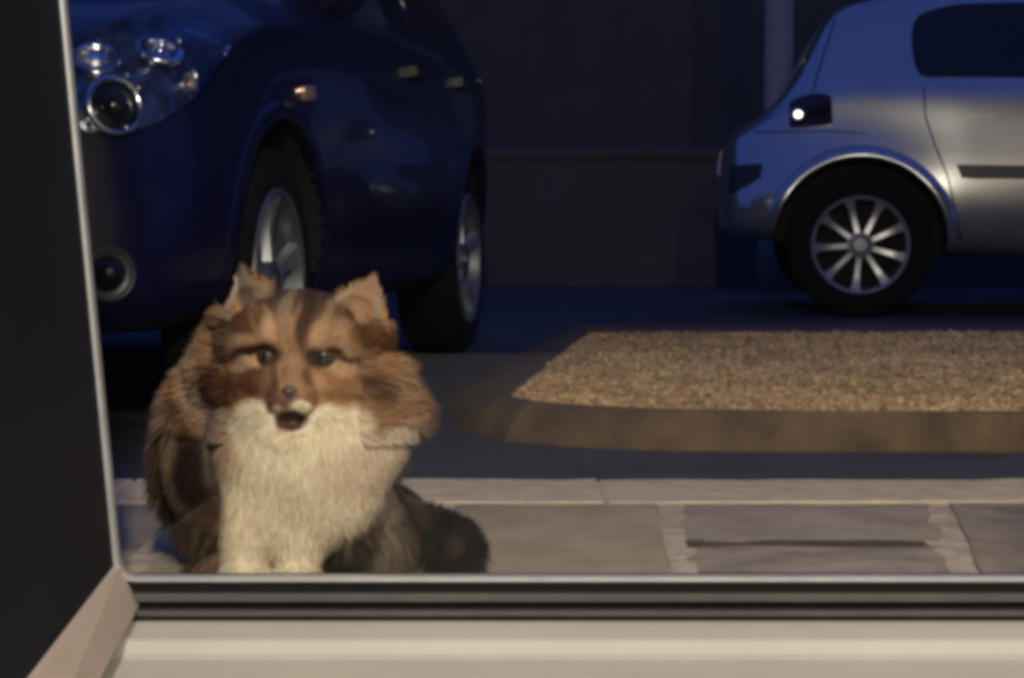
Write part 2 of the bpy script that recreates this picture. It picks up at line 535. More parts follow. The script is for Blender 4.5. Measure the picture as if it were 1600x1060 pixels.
# left edge leans; rounded lower corner; then along the bottom
edge_top, edge_bot = wl(97, 0), wl(181, 872)
lean = (edge_top - edge_bot).normalized()
tall = edge_bot + lean * 1.95
path = [tall, edge_top, edge_bot]
P0, P1, P2 = wl(181, 872), wl(185, 905), wl(214, 904.5)
for k in range(1, 9):
    t = k / 8
    path.append(P0 * (1 - t) ** 2 + P1 * 2 * t * (1 - t) + P2 * t * t)
right_end = Vector((3.02, 0, wl(800, 904.5).z))
path.append(right_end)
def frame_strip(name, path, inner, outer, y0, y1, m):
    """strip following the window edge; inner/outer offsets to the left-hand normal of the path"""
    bm = bmesh.new()
    def sec(i):
        t = (path[min(i + 1, len(path) - 1)] - path[max(i - 1, 0)]).normalized()
        nr = Vector((-t.z, 0, t.x))      # points into the pane
        a, b = path[i] + nr * inner, path[i] + nr * outer
        return [Vector((a.x, y0, a.z)), Vector((b.x, y0, b.z)), Vector((b.x, y1, b.z)), Vector((a.x, y1, a.z))]
    sweep(bm, path, sec)
    bmesh.ops.bevel(bm, geom=[e for e in bm.edges], offset=0.0007, segments=1, affect='EDGES')
    return bobj(name, bm, m, win)
frame_strip('steel_edge', path, 0.0024, -0.0024, -0.006, 0.012, M['steel'])
frame_strip('rubber_gasket', path, -0.0026, -0.0125, -0.002, 0.012, M['rubber'])
zb = lambda py: wl(800, py).z
xl = wl(186, 930).x
def hbar(name, pa, pb, y0, y1, m, x0=xl, bev=0.0015):
    return box(name, (x0, y0, zb(pb)), (3.02, y1, zb(pa)), m, win, bev)
hbar('rail', 925, 938, -0.012, 0.010, M['railgrey'])
hbar('rail_groove', 938, 951, -0.004, 0.010, M['rubber'], bev=0)
hbar('rail', 951, 960, -0.014, 0.010, M['railgrey'])
hbar('rubber_gasket', 960, 974, -0.010, 0.010, M['rubber'], bev=0)
# jamb post, dark, behind the steel edge, filling to the facade
bm = bmesh.new()
tl, bl = tall, edge_bot
prism(bm, [Vector((-0.66, 0.0125, 0.02)), Vector((bl.x - 0.003, 0.0125, 0.02)), Vector((bl.x - 0.003, 0.0125, bl.z)), Vector((tl.x - 0.003, 0.0125, tl.z)), Vector((-0.66, 0.0125, tl.z))], (0, 0.03, 0))
bobj('jamb', bm, M['panel'], win)
box('sill_block', (xl, 0.0105, 0.02), (3.02, 0.04, zb(907)), M['rubber'], win)
# pane
bm = bmesh.new()
gz = zb(905)
prism(bm, [Vector((edge_bot.x, 0.002, gz)), Vector((3.02, 0.002, gz)), Vector((3.02, 0.002, tl.z)), Vector((tl.x, 0.002, tl.z)), Vector((edge_bot.x, 0.002, edge_bot.z))], (0, 0.006, 0))
bobj('pane', bm, M['pane'], win)

# dark side panel on the left with its chamfered skirting
A0, A1 = at(180, 884, WY - .004), onz(45, 1060, at(180, 884, WY - .004).z)
B0, B1 = at(217, 946, WY - .004), onz(156, 1060, at(217, 946, WY - .004).z)
dA, dB = (A1 - A0) / (A0.y - A1.y), (B1 - B0) / (B0.y - B1.y)
NEAR = 1.15
A2, B2 = A0 + dA * (A0.y - NEAR), B0 + dB * (B0.y - NEAR)
pan = empty('side_panel', (0, 0, 0))
tag(pan, 'dark leaning side panel left of the window with taupe skirting at its foot', 'panel')
bm = bmesh.new()
Ld = lean * 1.9
pts = [A0 + Vector((-0.001, 0, -0.002)), A2 + Vector((-0.001, 0, -0.002)), A2 + Ld, A0 + Ld]
prism(bm, pts, (-0.06, 0, 0))
bobj('board', bm, M['panel'], pan)
bm = bmesh.new()
def ssec(i):
    a, b = (A0, B0) if i == 0 else (A2, B2)
    up = Vector((-0.0035, 0, 0.0))
    return [a + Vector((-0.03, 0, 0)), a, a + Vector((0.0045, 0, -0.0015)), b, Vector((b.x - 0.004, b.y, FZ + 0.012 if i == 0 else FZ + 0.012)), Vector((b.x - 0.03, b.y, FZ + 0.012)), a + Vector((-0.03, 0, -0.03))]
sweep(bm, [0, 1], ssec)
bobj('skirting', bm, M['skirt'], pan)
box('base', (A0.x - 0.06, NEAR, FZ), (B0.x - 0.006, 1.855, FZ + 0.0115), M['panel'], pan)

# ------------------------------------------------------------------ across the street
bld = empty('far_building', (0, 17.5, 0))
tag(bld, 'dark building front across the street behind both cars', 'building')
box('wall', (-90, 0, 0), (90, 0.4, 6.5), M['far_wall'], bld)
box('plinth', (-90, -0.06, 0), (90, -0.002, 0.55), M['far_dark'], bld)
for x0 in (-9, -1.2, 3.4, 10):
    d = box('shutter_door', (x0, -0.03, 0.02), (x0 + 2.6, -0.004, 2.5), M['far_dark'], bld)
gw = empty('low_wall', (0, 13.4, 0))
tag(gw, 'low dark wall with coping across the road', 'wall')
box('wall', (-25, 0, 0), (25, 0.22, 0.76), M['far_dark'], gw)
box('coping', (-25, -0.04, 0.761), (25, 0.26, 0.83), M['far_dark'], gw, 0.01)
px_ = at(1217, 60, 12.6)
po = empty('lamp_post', (px_.x, 12.6, 0))
tag(po, 'grey unlit lamp post standing behind the silver car', 'lamp post')
bm = bmesh.new(); lathe(bm, [(0, 0), (0.11, 0), (0.11, 0.5), (0.085, 0.56), (0.078, 4.2), (0, 4.2)], 24, 'z')
bobj('pole', bm, M['post'], po, True)
bm = bmesh.new(); tube(bm, [(0, 0, 4.15), (0, -0.2, 4.5), (0, -0.7, 4.62)], 0.035)
bobj('arm', bm, M['post'], po, True)
bm = bmesh.new(); add_box(bm, (-0.11, -1.2, 4.56), (0.11, -0.68, 4.68), 0.03)
bobj('lamp_head', bm, M['post'], po)

# ================================================================== CARS
def make_section(st, nose=0):
    x, zl, zb_, zt, wl_, wb_, wt = st
    gh = zt - zb_
    return [(0, zl), (wl_ * 0.80, zl), (wl_ * 0.97, zl + 0.05), (wl_ * 1.0, zl + (zb_ - zl) * 0.38), (wb_ * 1.005, zl + (zb_ - zl) * 0.70),
            (wb_ * 0.985, zb_ - 0.03 * min(1, gh / .3)), (wb_ * 0.955, zb_ + gh * 0.06),
            (wt + (wb_ * .95 - wt) * 0.52, zb_ + gh * 0.50), (wt + (wb_ * .95 - wt) * 0.12, zb_ + gh * 0.88), (wt * 0.82, zt - gh * 0.03), (0, zt)]

def interp(sts, step=0.11):
    out = []
    for i in range(len(sts) - 1):
        a, b = np.array(sts[i]), np.array(sts[i + 1])
        k = max(1, int(abs(b[0] - a[0]) / step))
        for q in range(k): out.append(tuple(a + (b - a) * q / k))
    out.append(sts[-1])
    return out

class Car:
    def __init__(s, name, label, loc, ang, stations, paint, wheelbase, tyre_r, rim_r, half, nspoke, arch_r, alloy='alloy', spoke_w=1.25, rim=None, phase=0.07):
        s.alloy = M[alloy]
        s.rimm = M[rim or alloy]
        s.spoke_w, s.phase = spoke_w, phase
        s.root = empty(name, loc)
        s.root.rotation_euler = (0, 0, ang)
        tag(s.root, label, 'car', 'cars parked on the street')
        s.mw = Matrix.Translation(loc) @ Matrix.Rotation(ang, 4, 'Z')
        s.inv = s.mw.inverted()
        sts = interp(stations)
        bm = bmesh.new()
        rings = []
        for st in sts:
            sec = make_section(st)
            full = [(st[0], y, z) for y, z in sec] + [(st[0], -y, z) for y, z in sec[-2:0:-1]]
            rings.append([bm.verts.new(p) for p in full])
        n = len(rings[0])
        for i in range(len(rings) - 1):
            for k in range(n):
                bm.faces.new((rings[i][k], rings[i][(k + 1) % n], rings[i + 1][(k + 1) % n], rings[i + 1][k]))
        for rg, rev in ((rings[0], True), (rings[-1], False)):
            c = bm.verts.new(sum((v.co for v in rg), Vector()) / n)
            for k in range(n): bm.faces.new((rg[k], rg[(k + 1) % n], c))
        bmesh.ops.recalc_face_normals(bm, faces=bm.faces)
        me = bpy.data.meshes.new('tmp'); bm.to_mesh(me); bm.free()
        t = link('tmp', me)
        sm = t.modifiers.new('s', 'SUBSURF'); sm.levels = 2; sm.render_levels = 2
        me1 = evaluated(t)
        b2 = bmesh.new(); b2.from_mesh(me1)
        bmesh.ops.recalc_face_normals(b2, faces=b2.faces)
        s.bvh = BVHTree.FromBMesh(b2)
        b2.to_mesh(me1)
        t2 = link('tmp', me1)
        bm = bmesh.new()
        for xa in (0, wheelbase):
            for sd in (1, -1):
                mt = Matrix.Translation((xa, sd * (half - 0.02), tyre_r + 0.005)) @ Matrix.Rotation(math.pi / 2, 4, 'X')
                bmesh.ops.create_cone(bm, cap_ends=True, segments=56, radius1=arch_r, radius2=arch_r, depth=0.52, matrix=mt)
        bmesh.ops.recalc_face_normals(bm, faces=bm.faces)
        cme = bpy.data.meshes.new('cut'); bm.to_mesh(cme); bm.free()
        cut = link('cut', cme)
        bo = t2.modifiers.new('b', 'BOOLEAN'); bo.operation = 'DIFFERENCE'; bo.object = cut; bo.solver = 'EXACT'
        fin = evaluated(t2)
        for o in (t, t2, cut): bpy.data.objects.remove(o)
        fin.materials.clear(); fin.materials.append(paint); fin.materials.append(M['well'])
        for p in fin.polygons:
            c = p.center
            p.use_smooth = True
            for xa in (0, wheelbase):
                d = math.hypot(c.x - xa, c.z - tyre_r - .005)
                if d < arch_r + 0.004 and abs(c.y) < half - 0.004:
                    nr = Vector((c.x - xa, 0, c.z - tyre_r)).normalized()
                    if abs(p.normal.dot(nr)) > 0.8 or abs(c.y) < half - 0.25:
                        p.material_index = 1
                        p.use_smooth = False
        if hasattr(fin, 'set_sharp_from_angle'): fin.set_sharp_from_angle(angle=R(40))
        s.body = bpy.data.objects.new('body', fin); C.objects.link(s.body); s.body.parent = s.root
        s.paint = paint
        s.half, s.arch_r, s.tr, s.wb = half, arch_r, tyre_r, wheelbase
        # wheels
        for xa in (0, wheelbase):
            for sd in (1, -1):
                wm = empty('wheel', (xa, sd * (half - 0.025), tyre_r), s.root)
                if sd < 0: wm.rotation_euler = (0, 0, math.pi)
                s.wheel(wm, tyre_r, rim_r, nspoke, xa)
    def wheel(s, wm, tr, rr, ns, xa):
        key = 'done'
        if not hasattr(s, 'wmesh'):
            s.wmesh = {}
            bm = bmesh.new()
            lathe(bm, [(rr - 0.01, -0.19), (tr - 0.03, -0.195), (tr, -0.165), (tr, -0.03), (tr - 0.025, -0.004), (rr + 0.03, 0.0), (rr + 0.004, -0.008), (rr - 0.01, -0.02)], 56)
            s.wmesh['tyre'] = (bm, M['tyre'])
            bm = bmesh.new()
            lathe(bm, [(rr - 0.022, -0.17), (rr + 0.003, -0.17), (rr + 0.003, -0.006), (rr - 0.004, 0.002), (rr - 0.013, -0.002), (rr - 0.019, -0.02)], 56)
            s.wmesh['rim'] = (bm, s.rimm)
            bm = bmesh.new()
            lathe(bm, [(0, -0.16), (rr - .023, -0.16), (rr - .023, -0.13), (0, -0.12)], 40)
            s.wmesh['brake_disc'] = (bm, M['well'])
            bm = bmesh.new()
            lathe(bm, [(0, -0.05), (0.058, -0.05), (0.055, -0.016), (0.04, -0.012), (0.032, -0.018), (0.030, -0.008), (0.0, -0.006)], 28)
            s.wmesh['hub_cap'] = (bm, s.rimm)
            bm = bmesh.new()
            rin, rout = 0.045, rr - 0.016
            k_ = s.spoke_w
            secs = [(rin, 0.012 * k_, -0.018), (rin + (rout - rin) * .5, 0.0115 * k_, -0.024), (rin + (rout - rin) * .8, 0.0155 * k_, -0.016), (rout, 0.023 * k_, -0.006)]
            rows = []
            for r_, hw, y in secs:
                rows.append([bm.verts.new(p) for p in ((r_, y - .02, -hw), (r_, y, -hw * .7), (r_, y + .001, hw * .7), (r_, y - .02, hw))])
            for i in range(3):
                for k in range(4):
                    bm.faces.new((rows[i][k], rows[i][(k + 1) % 4], rows[i + 1][(k + 1) % 4], rows[i + 1][k]))
            bm.faces.new(rows[0][::-1]); bm.faces.new(rows[-1])
            s.wmesh['spoke'] = (bm, s.alloy)
            for k, (bm, m) in list(s.wmesh.items()):
                bmesh.ops.recalc_face_normals(bm, faces=bm.faces)
                me = bpy.data.meshes.new(k); bm.to_mesh(me); bm.free()
                me.materials.append(m)
                for p in me.polygons: p.use_smooth = k in ('tyre', 'rim')
                if hasattr(me, 'set_sharp_from_angle'): me.set_sharp_from_angle(angle=R(45))
                s.wmesh[k] = me
        for k in ('tyre', 'rim', 'brake_disc', 'hub_cap'):
            link(k, s.wmesh[k], wm)
        for i in range(ns):
            o = link('spoke', s.wmesh['spoke'], wm)
            o.rotation_euler = (0, 2 * math.pi * i / ns + s.phase, 0)
    phase = 0.07
    # -- casting
    def cast_px(s, px, py):
        o = s.inv @ Vector((0, 0, CH)); d = (s.inv.to_3x3() @ ray(px, py)).normalized()
        h = s.bvh.ray_cast(o, d)
        return (h[0], h[1]) if h[0] is not None else None
    def cast_side(s, sd):
        def f(x, z):
            h = s.bvh.ray_cast(Vector((x, sd * 3, z)), Vector((0, -sd, 0)))
            return (h[0], h[1]) if h[0] is not None else None
        return f
    def cast_end(s, sgn):
        def f(y, z):
            h = s.bvh.ray_cast(Vector((sgn * 8, y, z)), Vector((-sgn, 0, 0)))
            return (h[0], h[1]) if h[0] is not None else None
        return f
    def cast_top(s):
        def f(x, y):
            h = s.bvh.ray_cast(Vector((x, y, 4)), Vector((0, 0, -1)))
            return (h[0], h[1]) if h[0] is not None else None
        return f
    def patch(s, name, outline, cast, m, off=0.004, rings=6, N=48, parent=None, dome=0.0, round_=0.0, smooth=True):
        P = [Vector(p) for p in outline]
        L = [(P[(i + 1) % len(P)] - P[i]).length for i in range(len(P))]
        tot = sum(L)
        pts = []
        for i in range(len(P)):
            k = max(1, round(N * L[i] / tot))
            for q in range(k): pts.append(P[i].lerp(P[(i + 1) % len(P)], q / k))
        for _ in range(int(round_)):
            pts = [(pts[i - 1] + pts[i] * 2 + pts[(i + 1) % len(pts)]) / 4 for i in range(len(pts))]
        c = sum(pts, Vector((0, 0))) / len(pts)
        def hit(p):
            for k in range(25):
                h = cast(*(p.lerp(c, k * 0.04)))
                if h: return h
            return None
        bm = bmesh.new()
        rows = []
        h0 = hit(c)
        ref = h0[1]
        for r_ in range(rings):
            f = 1 - r_ / rings
            row = []
            for p in pts:
                h = hit(c.lerp(p, f))
                nn = h[1] if h[1].dot(ref) > -0.2 else ref
                d = off + dome * (1 - f * f)
                row.append(bm.verts.new(h[0] + nn * d))
            rows.append(row)
        skirt = []
        for p in pts:
            h = hit(p)
            nn = h[1] if h[1].dot(ref) > -0.2 else ref
            skirt.append(bm.verts.new(h[0] - nn * 0.004))
        cv = bm.verts.new(h0[0] + h0[1] * (off + dome))
        n = len(pts)
        allr = [skirt] + rows
        for a, b in zip(allr[:-1], allr[1:]):
            for i in range(n): bm.faces.new((a[i], a[(i + 1) % n], b[(i + 1) % n], b[i]))
        for i in range(n): bm.faces.new((rows[-1][i], rows[-1][(i + 1) % n], cv))
        bm.faces.new(skirt[::-1])
        o = bobj(name, bm, m, parent or s.root, smooth)
        if hasattr(o.data, 'set_sharp_from_angle'): o.data.set_sharp_from_angle(angle=R(50))
        return o
    def ribbon(s, name, line, cast, m, width=0.005, off=0.0015, step=12, parent=None, closed=False):
        P = [Vector(p) for p in line]
        if closed: P.append(P[0])
        pts = []
        for i in range(len(P) - 1):
            for q in range(step): pts.append(P[i].lerp(P[i + 1], q / step))
        pts.append(P[-1])
        H = [cast(*p) for p in pts]
        H = [h for h in H if h]
        bm = bmesh.new()
        rows = []
        for i, h in enumerate(H):
            t = (H[min(i + 1, len(H) - 1)][0] - H[max(i - 1, 0)][0]).normalized()
            sd = t.cross(h[1]).normalized() * width / 2
            rows.append([bm.verts.new(h[0] - sd - h[1] * .004), bm.verts.new(h[0] - sd + h[1] * off), bm.verts.new(h[0] + sd + h[1] * off), bm.verts.new(h[0] + sd - h[1] * .004)])
        for a, b in zip(rows[:-1], rows[1:]):
            for k in range(4): bm.faces.new((a[k], a[(k + 1) % 4], b[(k + 1) % 4], b[k]))
        bm.faces.new(rows[0][::-1]); bm.faces.new(rows[-1])
        return bobj(name, bm, m, parent or s.root, True)
    def arch_lip(s, xa, sd, m, wdt=0.05, off=0.010):
        cast = s.cast_side(sd)
        bm = bmesh.new()
        rows = []
        K = 40
        a0 = -0.12
        for i in range(K + 1):
            a = a0 + (math.pi - 2 * a0) * i / K
            row = []
            for q, (dr, of) in enumerate(((0.0, -0.03), (-0.001, off), (0.012, off), (wdt * .6, off * .55), (wdt, 0.0005), (wdt, -0.004))):
                r_ = s.arch_r + dr
                x, z = xa + r_ * math.cos(a), s.tr + .005 + r_ * math.sin(a)
                h = cast(x, z)
                if h is None: row = None; break
                row.append(h[0] + h[1] * of)
            if row: rows.append([bm.verts.new(p) for p in row])
        for a, b in zip(rows[:-1], rows[1:]):
            for k in range(6): bm.faces.new((a[k], a[(k + 1) % 6], b[(k + 1) % 6], b[k]))
        bm.faces.new(rows[0][::-1]); bm.faces.new(rows[-1])
        return bobj('wheel_arch', bm, m, s.root, True)

# ---- silver hatchback on the right, side on, nose to the right
yawA = R(-4.5)
pA = at(1345, 378, 9.62)
half_A = 0.875
cA = Vector((pA.x, pA.y, 0)) + Matrix.Rotation(yawA, 3, 'Z') @ Vector((0, half_A - 0.025, 0))
stA = [(-0.60, .42, .62, .66, .40, .38, .28), (-0.585, .37, .70, .74, .66, .60, .46), (-0.55, .345, .76, .81, .76, .69, .55), (-0.48, .335, .80, .85, .83, .75, .60), (-0.36, .32, .86, .92, .862, .775, .62),
       (-0.25, .30, .95, 1.08, .872, .785, .62), (-0.18, .29, .985, 1.25, .876, .79, .60), (-0.10, .28, 1.0, 1.375, .878, .795, .58), (0.05, .265, 1.005, 1.42, .88, .81, .58), (0.4, .25, 1.005, 1.46, .884, .845, .59),
       (1.0, .24, 1.0, 1.475, .885, .865, .60), (1.5, .24, .985, 1.45, .885, .87, .595), (1.85, .24, .97, 1.33, .88, .865, .58), (2.2, .24, .955, 1.12, .88, .86, .62), (2.42, .24, .945, 1.02, .88, .85, .68),
       (2.7, .25, .90, .96, .875, .83, .66), (3.0, .25, .82, .87, .85, .79, .62), (3.22, .25, .72, .77, .78, .70, .54), (3.34, .28, .60, .66, .64, .58, .44), (3.40, .34, .50, .55, .42, .40, .3)]
car = Car('silver_hatchback', 'silver hatchback parked side on behind the gravel island, rear wheel showing', cA, yawA, stA, M['silver'], 2.64, 0.312, 0.211, half_A, 9, 0.372, 'alloy', 1.3, 'alloy_mid')
px = car.cast_px
NS, FSd = -1, 1
for xa in (0, 2.64):
    for sd in (-1, 1):
        car.arch_lip(xa, sd, M['silver'])
near = car.cast_side(-1); far = car.cast_side(1)
for sd, cs in ((-1, near), (1, far)):
    car.patch('side_window', [(0.235, 1.03), (0.86, 1.025), (0.90, 1.36), (0.42, 1.355), (0.24, 1.31), (0.215, 1.2)], cs, M['carglass'], 0.004, round_=2)
    car.patch('side_window', [(0.93, 1.025), (1.62, 1.005), (1.86, 1.06), (1.52, 1.30), (1.30, 1.35), (0.96, 1.36)], cs, M['carglass'], 0.004, round_=2)
    car.patch('trim_strip', [(0.42, 0.600), (0.47, 0.596), (0.86, 0.594), (0.88, 0.60), (0.88, 0.648), (0.40, 0.655)], cs, M['black_trim'], 0.012)
    car.patch('trim_strip', [(0.93, 0.594), (1.95, 0.594), (1.97, 0.62), (1.95, 0.646), (0.93, 0.647)], cs, M['black_trim'], 0.012)
    car.patch('tail_lamp', [(-0.305, 0.815), (-0.12, 0.825), (-0.125, 0.955), (-0.20, 0.965), (-0.30, 0.93)], cs, M['taillens'], 0.007, round_=2)
    car.ribbon('door_seam', [(0.265, 0.985), (0.27, 0.86), (0.31, 0.74), (0.365, 0.60), (0.41, 0.40), (0.43, 0.33)], cs, M['black_trim'], 0.007, 0.001)
    car.ribbon('door_seam', [(0.915, 1.36), (0.91, 0.9), (0.90, 0.34)], cs, M['black_trim'], 0.007, 0.001)
    car.ribbon('door_seam', [(2.0, 0.93), (2.02, 0.7), (2.0, 0.34)], cs, M['black_trim'], 0.007, 0.001)
    car.ribbon('hatch_seam', [(-0.205, 0.975), (-0.16, 1.12), (-0.10, 1.30)], cs, M['black_trim'], 0.008, 0.001)
    car.ribbon('bumper_seam', [(-0.46, 0.80), (-0.30, 0.80), (-0.12, 0.80), (0.02, 0.79)], cs, M['black_trim'], 0.006, 0.001)
    h = car.patch('door_handle', [(0.435, 0.855), (0.56, 0.862), (0.565, 0.885), (0.50, 0.892), (0.435, 0.885)], cs, M['silver'], 0.022, N=24)
    h = car.patch('door_handle', [(1.10, 0.845), (1.225, 0.852), (1.23, 0.875), (1.165, 0.882), (1.10, 0.875)], cs, M['silver'], 0.022, N=24)
    car.patch('bumper_strip', [(-0.555, 0.53), (-0.43, 0.60), (-0.42, 0.66), (-0.545, 0.655)], cs, M['black_trim'], 0.008, N=32)
    car.patch('mirror', [(1.74, 0.98), (1.92, 0.985), (1.90, 1.10), (1.78, 1.12)], cs, M['silver'], 0.05, dome=0.10, N=24)
endr, endf = car.cast_end(-1), car.cast_end(1)
car.patch('rear_window', [(-0.52, 1.06), (0.52, 1.06), (0.46, 1.33), (-0.46, 1.33)], endr, M['carglass'], 0.004, round_=2)
car.patch('number_plate', [(-0.26, 0.62), (0.26, 0.62), (0.26, 0.73), (-0.26, 0.73)], endr, M['plate'], 0.006)
car.patch('windscreen', [(-0.56, 1.02), (0.56, 1.02), (0.50, 1.37), (-0.50, 1.37)], endf, M['carglass'], 0.004, round_=2)
for sd in (-1, 1):
    car.patch('headlight', [(sd * 0.40, 0.60), (sd * 0.70, 0.63), (sd * 0.72, 0.76), (sd * 0.48, 0.70)], endf, M['chrome'], 0.006, round_=2)
car.patch('grille', [(-0.5, 0.38), (0.5, 0.38), (0.42, 0.5), (-0.42, 0.5)], endf, M['black_trim'], 0.006)
# added mirror disc in the tail lamp, tilted between camera and lamp to glint
h = near(-0.268, 0.873)
hw_ = car.mw @ h[0]
half_v = ((Vector((0, 0, CH)) - hw_).normalized() + (Vector(LAMPS[0]) - hw_).normalized()).normalized()
bm = bmesh.new()
mt = Matrix.Translation(h[0] + h[1] * 0.010) @ (car.inv.to_3x3() @ half_v).to_track_quat('Z', 'Y').to_matrix().to_4x4()
lathe(bm, [(0, -0.02), (0.026, -0.02), (0.026, 0.0), (0.022, 0.0006), (0.012, 0.0011), (0, 0.0013)], 28, 'z', mt)
bobj('reflector', bm, M['chrome'], car.root, True)
car_silver = car

# ---- dark blue hatchback on the left, nose towards the window
axis = (Vector((-0.136, 7.3)) - Vector((-0.5, 4.9))).normalized()
angB = math.atan2(-axis.y, -axis.x)
half_B = 0.835
fr, rr_ = at(440, 448, 4.95), at(735, 411, 7.35)
dirv = Vector((fr.x - rr_.x, fr.y - rr_.y)); WBB = dirv.length
angB = math.atan2(dirv.y, dirv.x)
leftv = Vector((-dirv.y, dirv.x)).normalized()
cB = Vector((rr_.x - leftv.x * (half_B - 0.025), rr_.y - leftv.y * (half_B - 0.025), 0))
e = WBB
stB = [(-0.62, .42, .70, .74, .52, .50, .4), (-0.59, .38, .80, .86, .70, .68, .5), (-0.50, .32, .88, 1.02, .78, .77, .52), (-0.36, .28, .93, 1.28, .81, .80, .53), (-0.1, .25, .95, 1.43, .83, .825, .55), (0.5, .2, .94, 1.48, .84, .835, .57),
       (1.2, .2, .925, 1.47, .84, .835, .57), (1.6, .2, .915, 1.36, .84, .835, .56), (2.0, .2, .905, 1.13, .84, .83, .60), (2.2, .2, .90, 1.0, .84, .825, .66),
       (e + .12, .21, .875, .945, .835, .81, .66), (e + .34, .21, .83, .895, .82, .785, .64), (e + .52, .21, .775, .835, .785, .74, .58), (e + .66, .22, .69, .74, .70, .66, .5), (e + .735, .25, .60, .64, .58, .54, .4), (e + .775, .32, .50, .54, .38, .36, .28)]
car = Car('dark_blue_hatchback', 'dark navy blue hatchback parked nose towards the window behind the cat', (cB.x, cB.y, 0), angB, stB, M['navy'], e, 0.305, 0.213, half_B, 5, 0.362, 'alloy', 1.7, 'alloy_dark', -math.pi / 2)
for xa in (0, e):
    for sd in (-1, 1):
        car.arch_lip(xa, sd, M['navy'], 0.04, 0.006)
endr, endf = car.cast_end(-1), car.cast_end(1)
hi_ = car.cast_px(479, 146)[0]
XI, ZI = hi_.x, hi_.z
for sd in (1, -1):
    cs = car.cast_side(sd)
    car.patch('side_window', [(0.10, 0.985), (0.80, 0.975), (0.82, 1.37), (0.30, 1.36), (0.12, 1.20)], cs, M['carglass'], 0.004, round_=2)
    car.patch('side_window', [(0.88, 0.975), (1.68, 0.955), (1.90, 1.0), (1.50, 1.28), (1.20, 1.37), (0.90, 1.38)], cs, M['carglass'], 0.004, round_=2)
    car.ribbon('door_seam', [(0.84, 1.38), (0.84, 0.9), (0.82, 0.30)], cs, M['black_trim'], 0.007, 0.001)
    car.ribbon('door_seam', [(1.92, 0.92), (1.95, 0.7), (1.93, 0.30)], cs, M['black_trim'], 0.007, 0.001)
    car.patch('door_handle', [(0.95, 0.835), (1.09, 0.84), (1.09, 0.866), (0.95, 0.862)], cs, M['black_trim'], 0.026, N=24)
    car.patch('door_handle', [(0.22, 0.845), (0.36, 0.85), (0.36, 0.876), (0.22, 0.872)], cs, M['black_trim'], 0.026, N=24)
    car.patch('side_indicator', [(XI - .05, ZI - .015), (XI + .045, ZI - .02), (XI + .05, ZI + .015), (XI - .05, ZI + .018)], cs, M['amber'], 0.010, N=20, dome=0.006, round_=1)
    car.patch('tail_lamp', [(-0.50, 0.74), (-0.34, 0.76), (-0.30, 0.92), (-0.42, 0.92)], cs, M['taillens'], 0.006, round_=2)
    car.patch('mirror', [(1.70, 0.95), (1.86, 0.955), (1.84, 1.06), (1.73, 1.08)], cs, M['navy'], 0.05, dome=0.10, N=24)
    car.patch('trim_strip', [(0.42, 0.46), (1.95, 0.46), (1.95, 0.50), (0.42, 0.505)], cs, M['navy'], 0.008)
car.patch('rear_window', [(-0.50, 1.0), (0.50, 1.0), (0.44, 1.32), (-0.44, 1.32)], endr, M['carglass'], 0.004, round_=2)
car.patch('windscreen', [(-0.54, 1.02), (0.54, 1.02), (0.48, 1.38), (-0.48, 1.38)], endf, M['carglass'], 0.004, round_=2)
car.patch('lower_grille', [(-0.42, 0.30), (0.42, 0.30), (0.36, 0.42), (-0.36, 0.42)], endf, M['black_trim'], 0.006)
car.patch('number_plate', [(-0.26, 0.46), (0.26, 0.46), (0.26, 0.57), (-0.26, 0.57)], endf, M['plate'], 0.008)
car.ribbon('bonnet_seam', [(e + .66, 0.50), (e + .45, 0.60), (e + .1, 0.655), (e - .2, 0.68)], car.cast_top(), M['black_trim'], 0.006, 0.001)
car.ribbon('bonnet_seam', [(e + .66, -0.50), (e + .45, -0.60), (e + .1, -0.655), (e - .2, -0.68)], car.cast_top(), M['black_trim'], 0.006, 0.001)

def bowl(parent, centre, nrm, r, m=None, depth=0.5, ring=0.12):
    """chrome reflector bowl with a lip, opening along nrm"""
    bm = bmesh.new()
    q = nrm.to_track_quat('Z', 'Y').to_matrix().to_4x4()
    mt = Matrix.Translation(centre) @ q
    prof = [(0.0, -r * depth)]
    for k in range(1, 7):
        a = k / 6 * math.pi / 2
        prof.append((r * (1 - ring) * math.sin(a), -r * depth * math.cos(a)))
    prof += [(r * (1 - ring * .5), r * 0.06), (r, 0.0), (r * .98, -r * depth * .9), (0, -r * depth - 0.004)]
    lathe(bm, prof, 32, 'z', mt)
    return bobj('reflector', bm, m or M['chrome'], parent, True)

def ball(name, parent, c, r, m, sq=1.0):
    bm = bmesh.new()
    bmesh.ops.create_uvsphere(bm, u_segments=20, v_segments=12, radius=r)
    return bobj(name, bm, m, parent, True, c)

def glint_disc(parent, car, c, r, seen):
    """small added mirror disc, tilted between camera and lamp so the headlight glints"""
    wpos = car.mw @ c
    d = ((Vector((0, 0, CH)) - wpos).normalized() + (Vector(LAMPS[0]) - wpos).normalized()).normalized()
    d = car.inv.to_3x3() @ d
    if not seen: d.y = -d.y
    bm = bmesh.new()
    lathe(bm, [(0, -0.004), (r, -0.004), (r, 0.0), (r * .6, r * .05), (0, r * .07)], 14, 'z', Matrix.Translation(c) @ d.to_track_quat('Z', 'Y').to_matrix().to_4x4())
    return bobj('glint_disc', bm, M['satin'], parent, True)

